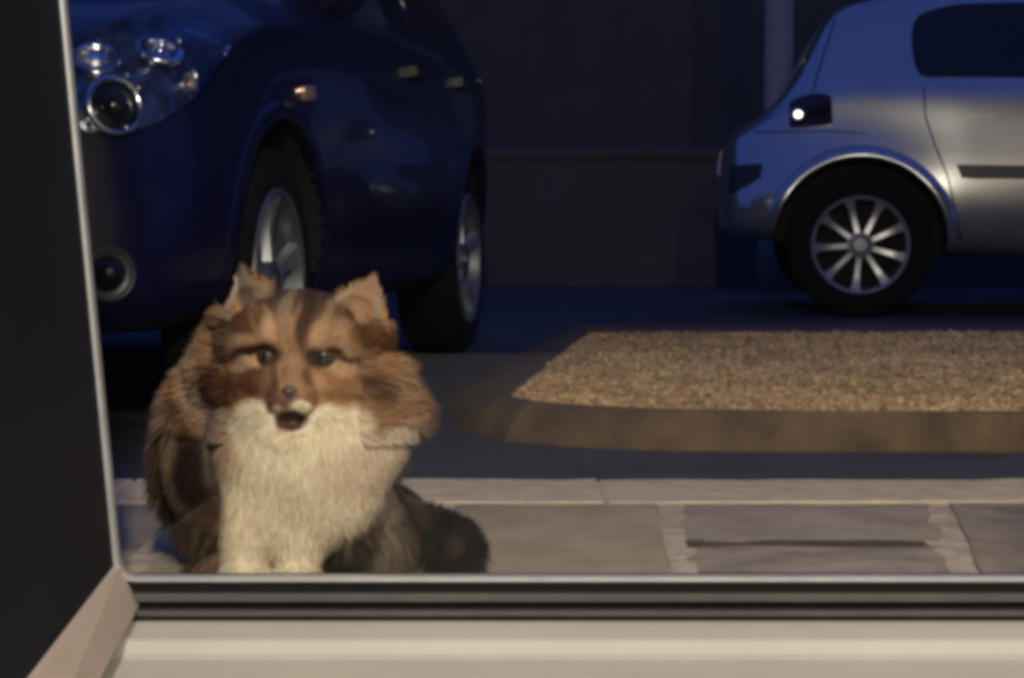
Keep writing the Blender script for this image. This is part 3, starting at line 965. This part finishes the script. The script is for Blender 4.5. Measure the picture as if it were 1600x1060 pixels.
# visible headlight, outline read off the photograph and laid on the bodywork; mirrored to the other side
HL = [(112, 95), (150, 62), (200, 44), (260, 40), (310, 48), (352, 64), (338, 92), (312, 122), (292, 152), (250, 186), (205, 206), (150, 210), (118, 200), (108, 150)]
def mirror_cast(cast):
    def f(x, y):
        h = cast(x, y)
        return (Vector((h[0].x, -h[0].y, h[0].z)), Vector((h[1].x, -h[1].y, h[1].z))) if h else None
    return f
for cast in (car.cast_px, mirror_cast(car.cast_px)):
    hl = car.patch('headlight', HL, cast, M['lamp_house'], 0.003, rings=8, N=64, round_=2)
    def spot(x, y, r, **k):
        h = cast(x, y)
        if h: bowl(hl, h[0] + h[1] * 0.018, h[1], r, **k)
        return h
    h = spot(174, 168, 0.060, depth=0.35, ring=0.2)
    if h: ball('projector', hl, h[0] + h[1] * 0.006, 0.034, M['carglass'])
    h = spot(150, 100, 0.048, depth=0.25, ring=0.3)
    h = spot(248, 88, 0.048, depth=0.35, ring=0.35)
    if h: ball('bulb', hl, h[0] + h[1] * 0.012, 0.012, M['chrome'])
    h = spot(286, 135, 0.026, depth=0.5, ring=0.3)
    if h: ball('bulb', hl, h[0] + h[1] * 0.012, 0.015, M['amber'])
    for fx, fy, fr_ in ((285, 122, 0.017), (272, 78, 0.009), (236, 84, 0.007), (218, 98, 0.006), (336, 88, 0.006), (205, 142, 0.007), (194, 128, 0.005), (186, 202, 0.008), (150, 80, 0.008), (134, 92, 0.006)):  # added discs, placed only for the headlight's bright glints
        h = cast(fx, fy)
        if h: glint_disc(hl, car, h[0] + h[1] * 0.019, fr_, cast is car.cast_px)
    car.patch('lens', HL, cast, M['lens'], 0.024, rings=8, N=64, round_=2, parent=hl)
    fg = car.patch('fog_light', [(135, 350), (200, 342), (262, 345), (258, 400), (240, 455), (200, 490), (150, 492), (130, 420)], cast, M['navy'], 0.003, round_=2)
    h = cast(168, 428)
    if h: bowl(fg, h[0] + h[1] * 0.012, h[1], 0.052, depth=0.3, ring=0.06, m=M['alloy_dark']); ball('bulb', fg, h[0] + h[1] * 0.0, 0.036, M['carglass'])
car_navy = car

# ================================================================== CAT
KX, KZ, S = 460.0, 922.0, 1542.0
CY = 2.27
catp = Vector(((KX - 800) / F * CY, CY, STEP + 0.001))
def lp(x, y):   # photo pixel -> cat x,z
    return (x - KX) / S, (KZ - y) / S

ell = [  # centre, radii
    ((0.002, 0.000, 0.236), (0.074, 0.066, 0.058)), ((0.004, 0.010, 0.256), (0.060, 0.050, 0.038)),
    ((0.006, 0.000, 0.203), (0.088, 0.056, 0.040)), ((-0.046, 0.010, 0.268), (0.032, 0.022, 0.030)), ((0.058, 0.010, 0.258), (0.034, 0.022, 0.032)),
    ((0.003, -0.044, 0.192), (0.027, 0.026, 0.028)), ((-0.009, -0.060, 0.184), (0.013, 0.012, 0.011)), ((0.013, -0.060, 0.184), (0.013, 0.012, 0.011)),
    ((0.005, -0.044, 0.212), (0.016, 0.026, 0.022)), ((0.001, -0.046, 0.152), (0.022, 0.018, 0.012)),
    ((0.000, 0.040, 0.180), (0.080, 0.070, 0.065)), ((0.010, 0.000, 0.128), (0.097, 0.064, 0.086)), ((-0.012, 0.010, 0.074), (0.066, 0.046, 0.056)),
    ((-0.040, 0.160, 0.110), (0.100, 0.130, 0.110)), ((-0.072, 0.115, 0.115), (0.088, 0.105, 0.110)), ((-0.085, 0.080, 0.168), (0.056, 0.065, 0.060)), ((0.050, 0.080, 0.130), (0.050, 0.070, 0.07)),
    ((-0.066, 0.120, 0.060), (0.050, 0.085, 0.058)), ((-0.064, 0.045, 0.205), (0.040, 0.050, 0.064)), ((0.034, -0.006, 0.092), (0.062, 0.048, 0.064)), ((0.062, 0.105, 0.048), (0.055, 0.078, 0.048)),
    ((-0.082, 0.085, 0.016), (0.024, 0.045, 0.016)), ((0.070, 0.085, 0.016), (0.022, 0.040, 0.015)),
    ((-0.050, -0.022, 0.055), (0.027, 0.027, 0.075)), ((0.004, -0.022, 0.055), (0.027, 0.027, 0.075)),
    ((-0.012, -0.014, 0.085), (0.064, 0.040, 0.062)), ((0.003, -0.022, 0.168), (0.066, 0.040, 0.030)), ((0.072, 0.010, 0.148), (0.050, 0.050, 0.056)),
    ((-0.050, -0.036, 0.014), (0.026, 0.034, 0.0145)), ((0.004, -0.036, 0.014), (0.026, 0.034, 0.0145)),
]
tailpath = [(0.03, 0.26, 0.035), (0.09, 0.25, 0.030), (0.130, 0.21, 0.024), (0.152, 0.16, 0.022), (0.162, 0.11, 0.023), (0.165, 0.07, 0.026), (0.166, 0.04, 0.029)]
def rs(p):
    k = min(1, max(0, (p[2] - 0.02) / 0.06))
    return (p[0] * .973, p[1] * .973, p[2] * .973 + 0.011 * k)
ell = [(rs(c), tuple(q * .973 for q in r)) for c, r in ell]
tp_ = [Vector(rs(p)) + Vector((0, 0, .004)) for p in tailpath]
for i in range(len(tp_) - 1):
    for t in (0, .33, .66):
        c = tp_[i].lerp(tp_[i + 1], t)
        ell.append((tuple(c), (0.017, 0.017, 0.017)))
bm = bmesh.new()
for c, r in ell:
    mt = Matrix.Translation(c) @ Matrix.Diagonal((*r, 1))
    bmesh.ops.create_uvsphere(bm, u_segments=24, v_segments=16, radius=1, matrix=mt)
def ear(tip, outer, inner, y_t, y_b, bow):
    """cupped ear: curved triangular shell with thickness"""
    (tx, tz), (ox, oz), (ix, iz) = tip, outer, inner
    K, J = 8, 6
    T, O, I = Vector((tx, y_t, tz)), Vector((ox, y_b, oz)), Vector((ix, y_b, iz))
    f, b = [], []
    for k in range(K + 1):
        u = k / K
        rf, rb = [], []
        for j in range(J + 1):
            v = j / J
            base = O.lerp(I, v)
            wbow = 1 - 0.18 * math.sin(math.pi * u)
            p = base.lerp(T, u)
            mid = O.lerp(I, .5).lerp(T, u)
            p = mid + (p - mid) / max(wbow, .5)
            cup = bow * (1 - (2 * v - 1) ** 2) * (1 - u)
            rf.append(bm.verts.new(p + Vector((0, cup, 0))))
            rb.append(bm.verts.new(p + Vector((0, cup + 0.009 * (1 - .5 * u), 0))))
        f.append(rf); b.append(rb)
    for k in range(K):
        for j in range(J):
            bm.faces.new((f[k][j], f[k][j + 1], f[k + 1][j + 1], f[k + 1][j]))
            bm.faces.new((b[k][j], b[k + 1][j], b[k + 1][j + 1], b[k][j + 1]))
        bm.faces.new((f[k][0], f[k + 1][0], b[k + 1][0], b[k][0]))
        bm.faces.new((f[k][J], b[k][J], b[k + 1][J], f[k + 1][J]))
    for j in range(J):
        bm.faces.new((f[0][j], b[0][j], b[0][j + 1], f[0][j + 1]))
        bm.faces.new((f[K][j], f[K][j + 1], b[K][j + 1], b[K][j]))
ear(lp(373, 416), lp(352, 512), lp(442, 480), 0.014, -0.006, 0.024)
ear(lp(587, 434), lp(606, 530), lp(500, 490), 0.014, -0.006, 0.024)
me = bpy.data.meshes.new('tmp'); bm.to_mesh(me); bm.free()
t = link('tmp', me)
rm = t.modifiers.new('r', 'REMESH'); rm.mode = 'VOXEL'; rm.voxel_size = 0.0036
smm = t.modifiers.new('s', 'SMOOTH'); smm.factor = 0.5; smm.iterations = 6
bme = evaluated(t)
bpy.data.objects.remove(t)
nv = len(bme.vertices)
co = np.empty(nv * 3, np.float32); bme.vertices.foreach_get('co', co); co = co.reshape(-1, 3).astype(float)
co[:, 2] = np.maximum(co[:, 2], 0.0)
ed_ = np.empty(len(bme.edges) * 2, np.int32); bme.edges.foreach_get('vertices', ed_); ed_ = ed_.reshape(-1, 2)
deg = np.bincount(ed_.ravel(), minlength=nv).astype(float)
msk = np.clip((0.192 - co[:, 2]) / 0.03, 0, 1)
mzd = np.sqrt(((KX + co[:, 0] * S - 463) / 52) ** 2 + ((KZ - co[:, 2] * S - 630) / 52) ** 2)
msk *= np.where(co[:, 1] < 0, np.clip((mzd - 0.75) / 0.5, 0, 1), 1)
msk = np.maximum(msk, np.clip((co[:, 1] - 0.035) / 0.03, 0, 1))
msk = (msk * np.clip((co[:, 2] - 0.02) / 0.03, 0.15, 1))[:, None] * 0.6
for _ in range(45):
    acc = np.zeros_like(co)
    for k in range(3):
        acc[:, k] = np.bincount(ed_[:, 0], co[ed_[:, 1], k], nv) + np.bincount(ed_[:, 1], co[ed_[:, 0], k], nv)
    co += (acc / deg[:, None] - co) * msk

EYES = [(425, 561), (511, 563)]
MOUTH = (462, 656)
ppx, ppy = KX + co[:, 0] * S, KZ - co[:, 2] * S
frontface = co[:, 1] < 0.0
for ex, ey in EYES:
    d = ((ppx - ex) / 20) ** 2 + ((ppy - ey) / 13) ** 2
    co[:, 1] += np.where(frontface, 0.008 * np.exp(-d * 0.9), 0)
d = ((ppx - MOUTH[0]) / 22) ** 2 + ((ppy - MOUTH[1]) / 15) ** 2
co[:, 1] += np.where(frontface, 0.024 * np.exp(-d ** 2 * 0.8), 0)
bme.vertices.foreach_set('co', co.astype(np.float32).ravel())
bme.update()

# ---- coat colours: blobs laid over the coat, in the photograph's frontal view of the cat
WHITE = (0.93, 0.87, 0.75)
def smooth(x): x = np.clip(x, 0, 1); return x * x * (3 - 2 * x)
def wav(p, seed, f):
    r = np.random.default_rng(seed)
    out = np.zeros(len(p))
    for k in range(5):
        v = r.normal(size=3) * f * (1 + .6 * k)
        out += np.sin(p @ v + r.uniform(0, 6.28)) / (1 + .5 * k)
    return out / 2.2
def coat(p, jitter=True):
    n = len(p)
    X, Y = KX + p[:, 0] * S, KZ - p[:, 2] * S
    X = X + 7 * wav(p, 1, 60); Y = Y + 7 * wav(p, 2, 60)
    col = np.tile(np.array((0.44, 0.27, 0.15)), (n, 1))
    stripe = smooth(0.5 + 0.9 * wav(p * np.array((1, 1, .5)), 5, 55))
    col = col * (1 - .32 * stripe[:, None]) + np.array((0.15, 0.10, 0.07)) * .32 * stripe[:, None]
    def blob(cx, cy, rx, ry, c, soft=0.5, rot=0.0, ymax=9, ymin=-9, k=1.0):
        nonlocal col
        a = math.radians(rot)
        u = ((X - cx) * math.cos(a) + (Y - cy) * math.sin(a)) / rx
        v = (-(X - cx) * math.sin(a) + (Y - cy) * math.cos(a)) / ry
        d = np.sqrt(u * u + v * v)
        w_ = smooth((1 + soft / 2 - d) / soft) * k
        w_ = w_ * (p[:, 1] < ymax) * (p[:, 1] > ymin)
        col = col * (1 - w_[:, None]) + np.array(c) * w_[:, None]
    # flank and back
    blob(250, 620, 75, 75, (0.50, 0.31, 0.18), .6)
    blob(222, 695, 42, 75, (0.58, 0.47, 0.36), .7)
    blob(255, 655, 40, 14, (0.25, 0.14, 0.08), .8, -20)
    blob(232, 800, 50, 85, (0.46, 0.38, 0.31), .9)
    blob(296, 752, 38, 70, (0.045, 0.03, 0.026), .8, -8)
    blob(218, 690, 40, 95, (0.66, 0.52, 0.39), .8)
    # right haunch, tail
    blob(610, 850, 100, 80, (0.24, 0.20, 0.175), .5, 0, 9, -9)
    blob(275, 865, 75, 48, (0.26, 0.215, 0.18), .6, 0, 9, 0.005)
    blob(600, 830, 12, 50, (0.32, 0.28, 0.24), .9, 10, 9, 0.04)
    blob(535, 872, 34, 48, (0.055, 0.045, 0.04), .7, 0, 9, -9)
    tail = (p[:, 0] > 0.118) & (p[:, 2] < 0.1)
    col[tail] = (0.055, 0.045, 0.043)
    blob(655, 850, 28, 50, (0.15, 0.12, 0.105), .6, 0, 9, 0.03)
    # white bib, chest and fore legs
    blob(470, 724, 142, 146, WHITE, .3, 0, 0.05)
    blob(418, 860, 92, 70, WHITE, .35, 0, 0.035)
    blob(575, 700, 78, 85, (0.80, 0.73, 0.64), .5, 20, 0.10)
    blob(308, 585, 34, 85, (0.64, 0.51, 0.39), .7, -6, 0.12)
    blob(345, 680, 30, 60, (0.66, 0.55, 0.44), .8, -15, 0.1)
    FY = 0.075
    # mask of the face
    blob(455, 545, 140, 92, (0.46, 0.28, 0.16), .3, 0, FY)
    blob(380, 600, 62, 52, (0.36, 0.21, 0.12), .4, 0, FY)
    blob(585, 600, 80, 62, (0.44, 0.26, 0.14), .45, 25, FY)
    blob(598, 640, 30, 38, (0.38, 0.23, 0.125), 1.0, 20, FY)
    blob(640, 590, 40, 40, (0.48, 0.33, 0.20), .6, 0, FY)
    blob(340, 520, 40, 50, (0.46, 0.31, 0.19), .6, 0, FY)
    # dark cheek bands
    blob(368, 602, 56, 20, (0.19, 0.10, 0.062), 1.1, -14, FY)
    blob(405, 615, 30, 14, (0.16, 0.078, 0.05), .8, 35, FY)
    blob(575, 590, 42, 13, (0.15, 0.075, 0.045), .8, 48, FY)
    blob(578, 530, 34, 20, (0.22, 0.115, 0.065), .8, 30, FY)
    blob(388, 512, 38, 20, (0.19, 0.10, 0.062), 1.0, 8, FY)
    blob(405, 470, 30, 16, (0.20, 0.115, 0.08), .8, 20, FY)
    # crown
    blob(470, 470, 60, 34, (0.13, 0.10, 0.09), .7, 0, 9)
    blob(455, 500, 9, 46, (0.36, 0.28, 0.21), .9, -6, FY)
    blob(486, 500, 13, 55, (0.085, 0.05, 0.038), .8, 4, FY)
    blob(520, 495, 10, 34, (0.36, 0.25, 0.17), .9, 22, FY)
    blob(540, 500, 9, 36, (0.17, 0.09, 0.055), .9, 28, FY)
    for k_, (sx, sy, rt) in enumerate(((415, 492, -30), (433, 488, -18), (505, 487, 14), (528, 492, 26), (400, 500, -44), (552, 505, 44))):
        blob(sx, sy, 4.5, 26, (0.13, 0.075, 0.052), 1.0, rt, FY, -9, .55)
    for k_, (sx, sy, rt) in enumerate(((424, 496, -22), (472, 505, 0), (517, 500, 20), (408, 510, -38), (545, 520, 38))):
        blob(sx, sy, 4, 22, (0.44, 0.30, 0.20), 1.0, rt, FY, -9, .5)
    blob(432, 528, 11, 22, (0.60, 0.44, 0.32), .9, -6, FY)
    blob(508, 530, 10, 26, (0.55, 0.40, 0.27), .9, 14, FY)
    blob(530, 528, 12, 18, (0.52, 0.36, 0.24), .9, 10, FY)
    blob(392, 540, 26, 8, (0.52, 0.38, 0.27), .9, -18, FY)
    blob(540, 548, 22, 8, (0.50, 0.36, 0.25), .9, 20, FY)
    # eye lines
    blob(400, 556, 34, 8, (0.06, 0.03, 0.022), .8, -22, FY)
    blob(426, 561, 25, 16, (0.06, 0.03, 0.022), .6, -14, FY)
    blob(512, 563, 26, 16, (0.06, 0.032, 0.024), .6, 14, FY)
    blob(550, 572, 30, 7, (0.09, 0.045, 0.03), .8, 26, FY)
    blob(394, 574, 26, 11, (0.68, 0.50, 0.38), .8, -8, FY)
    blob(537, 578, 26, 11, (0.60, 0.42, 0.30), .8, 8, FY)
    # nose bridge, muzzle
    blob(469, 580, 15, 42, (0.35, 0.225, 0.135), .8, 0, FY)
    blob(443, 592, 7, 26, (0.13, 0.07, 0.048), .9, -6, FY)
    blob(491, 590, 7, 20, (0.17, 0.09, 0.06), .9, 8, FY)
    blob(430, 622, 22, 30, (0.17, 0.082, 0.055), .7, -20, FY)
    blob(500, 618, 30, 12, (0.33, 0.19, 0.10), .8, 8, FY)
    blob(462, 622, 16, 11, (0.11, 0.055, 0.042), .7, 0, FY)
    blob(487, 634, 21, 8, WHITE, .7, 12, FY)
    blob(447, 636, 9, 9, (0.60, 0.50, 0.40), .7, -30, FY)
    blob(410, 665, 52, 32, WHITE, .5, 0, FY)
    blob(535, 662, 48, 32, WHITE, .5, 0, FY)
    blob(462, 690, 60, 26, WHITE, .5, 0, FY)
    blob(MOUTH[0], MOUTH[1], 25, 17, (0.10, 0.03, 0.022), .4, -14, FY)
    # ears
    blob(383, 452, 17, 34, (0.12, 0.095, 0.085), .6, -18, 0.03)
    blob(360, 470, 6, 40, (0.45, 0.39, 0.34), .7, 10, 0.03)
    blob(402, 455, 9, 32, (0.26, 0.19, 0.15), .8, -40, 0.03)
    blob(572, 475, 25, 40, (0.36, 0.22, 0.135), .5, 15, 0.03)
    blob(594, 478, 5, 42, (0.32, 0.27, 0.24), .8, -6, 0.03)
    blob(550, 462, 34, 6, (0.36, 0.27, 0.21), .8, -30, 0.03)
    if jitter:
        col = col * np.random.default_rng(9).uniform(0.68, 1.22, (n, 1))
    return np.clip(col * np.array((1.0, 0.925, 0.85)), 0.01, 0.92)

set_vcol(bme, coat(co, False) * 0.62)  # skin colour darkened to stand in for the fur's self-shadow
skin = vcol_mat('cat_coat', 0.75)
cat = link('cat', bme, None, skin, catp, True)
tag(cat, 'long-haired tabby and white cat sitting on the pavement, mouth open', 'cat')

# ---- fur
nf = len(bme.loop_triangles) if bme.loop_triangles else 0
bme.calc_loop_triangles()
nt_ = len(bme.loop_triangles)
tri = np.empty(nt_ * 3, np.int32); bme.loop_triangles.foreach_get('vertices', tri); tri = tri.reshape(-1, 3)
vn = np.empty(nv * 3, np.float32); bme.vertex_normals.foreach_get('vector', vn); vn = vn.reshape(-1, 3).astype(float)
a_, b_, c_ = co[tri[:, 0]], co[tri[:, 1]], co[tri[:, 2]]
area = np.linalg.norm(np.cross(b_ - a_, c_ - a_), axis=1) / 2
cen = (a_ + b_ + c_) / 3
wgt = area * np.where(cen[:, 1] < 0.02, 1.7, 1.0) * np.where((cen[:, 2] > .15) & (cen[:, 1] < .03), 1.7, 1.0) * np.where(cen[:, 1] > .2, .5, 1)
wgt *= cen[:, 2] > 0.004
NF = 240000
pick = rng.choice(nt_, NF, p=wgt / wgt.sum())
r1, r2 = np.sqrt(rng.random(NF)), rng.random(NF)
bw = np.stack([1 - r1, r1 * (1 - r2), r1 * r2], 1)
root = (co[tri[pick]] * bw[:, :, None]).sum(1)
nrm = (vn[tri[pick]] * bw[:, :, None]).sum(1)
nrm /= np.linalg.norm(nrm, axis=1)[:, None] + 1e-9
X, Y = KX + root[:, 0] * S, KZ - root[:, 2] * S
front = root[:, 1] < 0.03
def ed(cx, cy, rx, ry): return np.sqrt(((X - cx) / rx) ** 2 + ((Y - cy) / ry) ** 2)
skip = front & ((ed(EYES[0][0], EYES[0][1], 16, 10) < 1) | (ed(EYES[1][0], EYES[1][1], 16, 10) < 1) | (ed(MOUTH[0], MOUTH[1], 22, 15) < 1) | (ed(461, 613, 11, 7) < 1))
root, nrm, X, Y, front = root[~skip], nrm[~skip], X[~skip], Y[~skip], front[~skip]
NF = len(root)
# length by region
Lh = np.full(NF, 0.034)
facew = smooth((1.25 - ed(462, 560, 120, 110)) / 0.5) * (root[:, 1] < 0.02)
headtop = (root[:, 2] > 0.245) & (root[:, 1] < 0.09)
Lh = Lh * (1 - facew) + 0.0115 * facew
muz = smooth((1.3 - ed(462, 615, 48, 48)) / .5) * (root[:, 1] < 0.0)
Lh = Lh * (1 - muz) + 0.0075 * muz
Lh = np.where(headtop, np.minimum(Lh, 0.011), Lh)
EARL, EARR = [(373, 400), (340, 502), (440, 478)], [(592, 418), (614, 518), (508, 484)]
earm = (poly_inside(X, Y, EARL) | poly_inside(X, Y, EARR)) & (root[:, 1] < 0.06)
cheek = ((X < 365) & (Y > 495) & (root[:, 1] < 0.03) | (X > 560) & (Y > 515)) & (Y < 690) & (root[:, 1] < 0.09) & (root[:, 1] > -0.05)
Lh = np.where(cheek, np.where(X < 462, 0.022, 0.034) * np.clip(np.abs(X - 462) / 110, .5, 1.1) * np.where(X > 462, 0.3 + 0.7 * smooth((Y - 510) / 70), 1) * (0.45 + 0.55 * smooth((695 - Y) / 70)), Lh)
chest = (((Y > 660) & (Y < 830)) | ((Y > 628) & (Y <= 660) & (X > 340) & (X < 590) & (muz < .3))) & (root[:, 1] < 0.08)
Lh = np.where(chest, 0.016, Lh)
legs = (Y >= 820) & (root[:, 1] < 0.04) & (X < 540)
Lh = np.where(legs, 0.017 - 0.006 * smooth((Y - 800) / 70), Lh)
tailm = (root[:, 0] > 0.12) & (root[:, 2] < 0.09)
Lh = np.where(tailm, 0.027, Lh)
Lh = np.where(earm, 0.0055, Lh)
cheek &= ~earm
Lh *= rng.uniform(0.6, 1.2, NF) * (1 + np.where(chest, 0.0, 0.22) * wav(root, 21, 45))
# direction: outward from the nose on the face, down and back elsewhere
nose = np.array((0.002, -0.075, 0.197))
flow_face = root - nose
flow_face /= np.linalg.norm(flow_face, axis=1)[:, None]
flow_body = np.tile(np.array((0.0, 0.25, -1.0)), (NF, 1))
flow_body[:, 0] += np.sign(root[:, 0]) * 0.35 * (np.abs(root[:, 0]) > 0.05)
hw = smooth((root[:, 2] - 0.145) / 0.04) * (root[:, 1] < 0.10)
flow = flow_face * hw[:, None] + flow_body * (1 - hw)[:, None]
flow[cheek] = flow_face[cheek] * 0.8 + np.stack([np.sign(X[cheek] - 462) * 0.9, np.full(cheek.sum(), .1), np.where(X[cheek] < 462, 0.0, -0.25)], 1)
flow[earm & (X < 462)] = (-0.25, 0, 1)
flow[earm & (X > 462)] = (0.35, 0, 1)
tdir = np.array(tp_[-1] - tp_[2]); tdir /= np.linalg.norm(tdir)
flow[tailm] = tdir
flow += np.where(chest | legs, 0.07, np.where(facew > .4, 0.32, 0.5))[:, None] * np.stack([wav(root, 31, 90), wav(root, 32, 90), wav(root, 33, 90)], 1)
flow += rng.normal(0, 0.16, (NF, 3))
tan = flow - nrm * (flow * nrm).sum(1)[:, None]
tan /= np.linalg.norm(tan, axis=1)[:, None] + 1e-9
lift = np.where(chest, 0.21, np.where(facew > .5, 0.32, 0.46))
lift = np.where(cheek, 0.62, lift); lift = np.where(tailm, 0.75, lift); lift = np.where(earm, 0.3, lift)
lift = lift * rng.uniform(.75, 1.25, NF)
dr = nrm * lift[:, None] + tan * np.sqrt(np.clip(1 - lift ** 2, .1, 1))[:, None]
dr /= np.linalg.norm(dr, axis=1)[:, None]
grav = np.where(cheek, 0.18, 0.30) * (1 - 0.8 * facew) * np.where(earm | headtop, 0.1, 1)
side = np.cross(dr, nrm)
side += 0.35 * nrm * rng.normal(size=(NF, 1))
side /= np.linalg.norm(side, axis=1)[:, None] + 1e-9
W0 = np.where(Lh > 0.024, 0.0010, 0.0007) * rng.uniform(.7, 1.2, NF)
ts = [0.0, 0.4, 0.75, 1.0]
ws = [1.0, 0.85, 0.55]
pts = []
root_in = root - nrm * 0.0015
for tt in ts:
    p = root_in + dr * (Lh * tt)[:, None] + np.array((0, 0, -1.0)) * (grav * Lh * tt * tt)[:, None]
    p[:, 2] = np.maximum(p[:, 2], 0.0015)
    pts.append(p)
Vf = []
for i in range(3):
    Vf += [pts[i] - side * (W0 * ws[i])[:, None], pts[i] + side * (W0 * ws[i])[:, None]]
Vf.append(pts[3])
Vf = np.stack(Vf, 1)             # NF,7,3
tri7 = np.array([(0, 1, 3), (0, 3, 2), (2, 3, 5), (2, 5, 4), (4, 5, 6)])
Ff = (tri7[None] + (np.arange(NF) * 7)[:, None, None]).reshape(-1, 3)
fme = np_mesh('fur', Vf.reshape(-1, 3), Ff)
mid = pts[1] * 0.5 + pts[2] * 0.5
mid[:, 1] = root[:, 1]
cf = coat(mid)
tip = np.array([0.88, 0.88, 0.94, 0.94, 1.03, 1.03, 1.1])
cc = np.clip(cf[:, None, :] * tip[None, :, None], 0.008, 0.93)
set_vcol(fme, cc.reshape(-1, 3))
nn = nrm * 0.85 + 0.30 * (dr - nrm * 0.3) * 0.4 + rng.normal(0, 0.16, (NF, 3))
nn /= np.linalg.norm(nn, axis=1)[:, None]
fme.polygons.foreach_set('use_smooth', np.ones(len(Ff), bool))
fme.normals_split_custom_set_from_vertices(np.repeat(nn, 7, 0).tolist())
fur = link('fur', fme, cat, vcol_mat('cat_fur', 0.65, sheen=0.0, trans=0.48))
tag(fur, 'long soft tabby and white fur', kind='stuff')

# ---- eyes, nose, mouth
M['eye'] = mat('eye_dark', (0.045, 0.028, 0.013), 0.12, coat=0.6)
M['pupil'] = mat('pupil', (0.004, 0.004, 0.004), 0.08)
M['nose'] = mat('nose_leather', (0.05, 0.024, 0.02), 0.55)
M['mouth'] = mat('mouth_inside', (0.06, 0.018, 0.014), 0.6)
M['tongue'] = mat('tongue', (0.08, 0.026, 0.02), 0.5)
cbv = BVHTree.FromPolygons([Vector(v) for v in co], tri.tolist())
def surf(pxx, pyy):
    x, z = lp(pxx, pyy)
    h = cbv.ray_cast(Vector((x, -0.5, z)), Vector((0, 1, 0)))
    return h[0]
for ex, ey in EYES:
    p = surf(ex, ey)
    bm = bmesh.new()
    bmesh.ops.create_uvsphere(bm, u_segments=24, v_segments=16, radius=0.0122)
    e_ = bobj('eye', bm, M['eye'], cat, True, p + Vector((0, 0.0055, 0)))
    bm = bmesh.new()
    bmesh.ops.create_uvsphere(bm, u_segments=16, v_segments=12, radius=0.0068)
    for v in bm.verts: v.co = Vector((v.co.x * .8, v.co.y * .3, v.co.z))
    bobj('pupil', bm, M['pupil'], e_, True, (0, -0.0112, 0))
p = surf(461, 612)
bm = bmesh.new()
bmesh.ops.create_uvsphere(bm, u_segments=18, v_segments=12, radius=1)
for v in bm.verts:
    k = 1.0 if v.co.z > -0.1 else 0.62
    v.co = Vector((v.co.x * 0.0085 * k, v.co.y * 0.005, v.co.z * 0.0062))
bobj('nose', bm, M['nose'], cat, True, p + Vector((0, 0.0005, 0)))
p = surf(*MOUTH)
bm = bmesh.new()
bmesh.ops.create_uvsphere(bm, u_segments=20, v_segments=12, radius=1)
for v in bm.verts: v.co = Vector((v.co.x * 0.0150 * (0.75 + 0.3 * v.co.z), v.co.y * 0.004, v.co.z * 0.0105))
mo = bobj('mouth', bm, M['mouth'], cat, True, p + Vector((0, 0.0035, 0)))
bm = bmesh.new()
bmesh.ops.create_uvsphere(bm, u_segments=16, v_segments=10, radius=1)
for v in bm.verts: v.co = Vector((v.co.x * 0.0075, v.co.y * 0.006, v.co.z * 0.003))
bobj('tongue', bm, M['tongue'], mo, True, (0, -0.005, -0.0055))
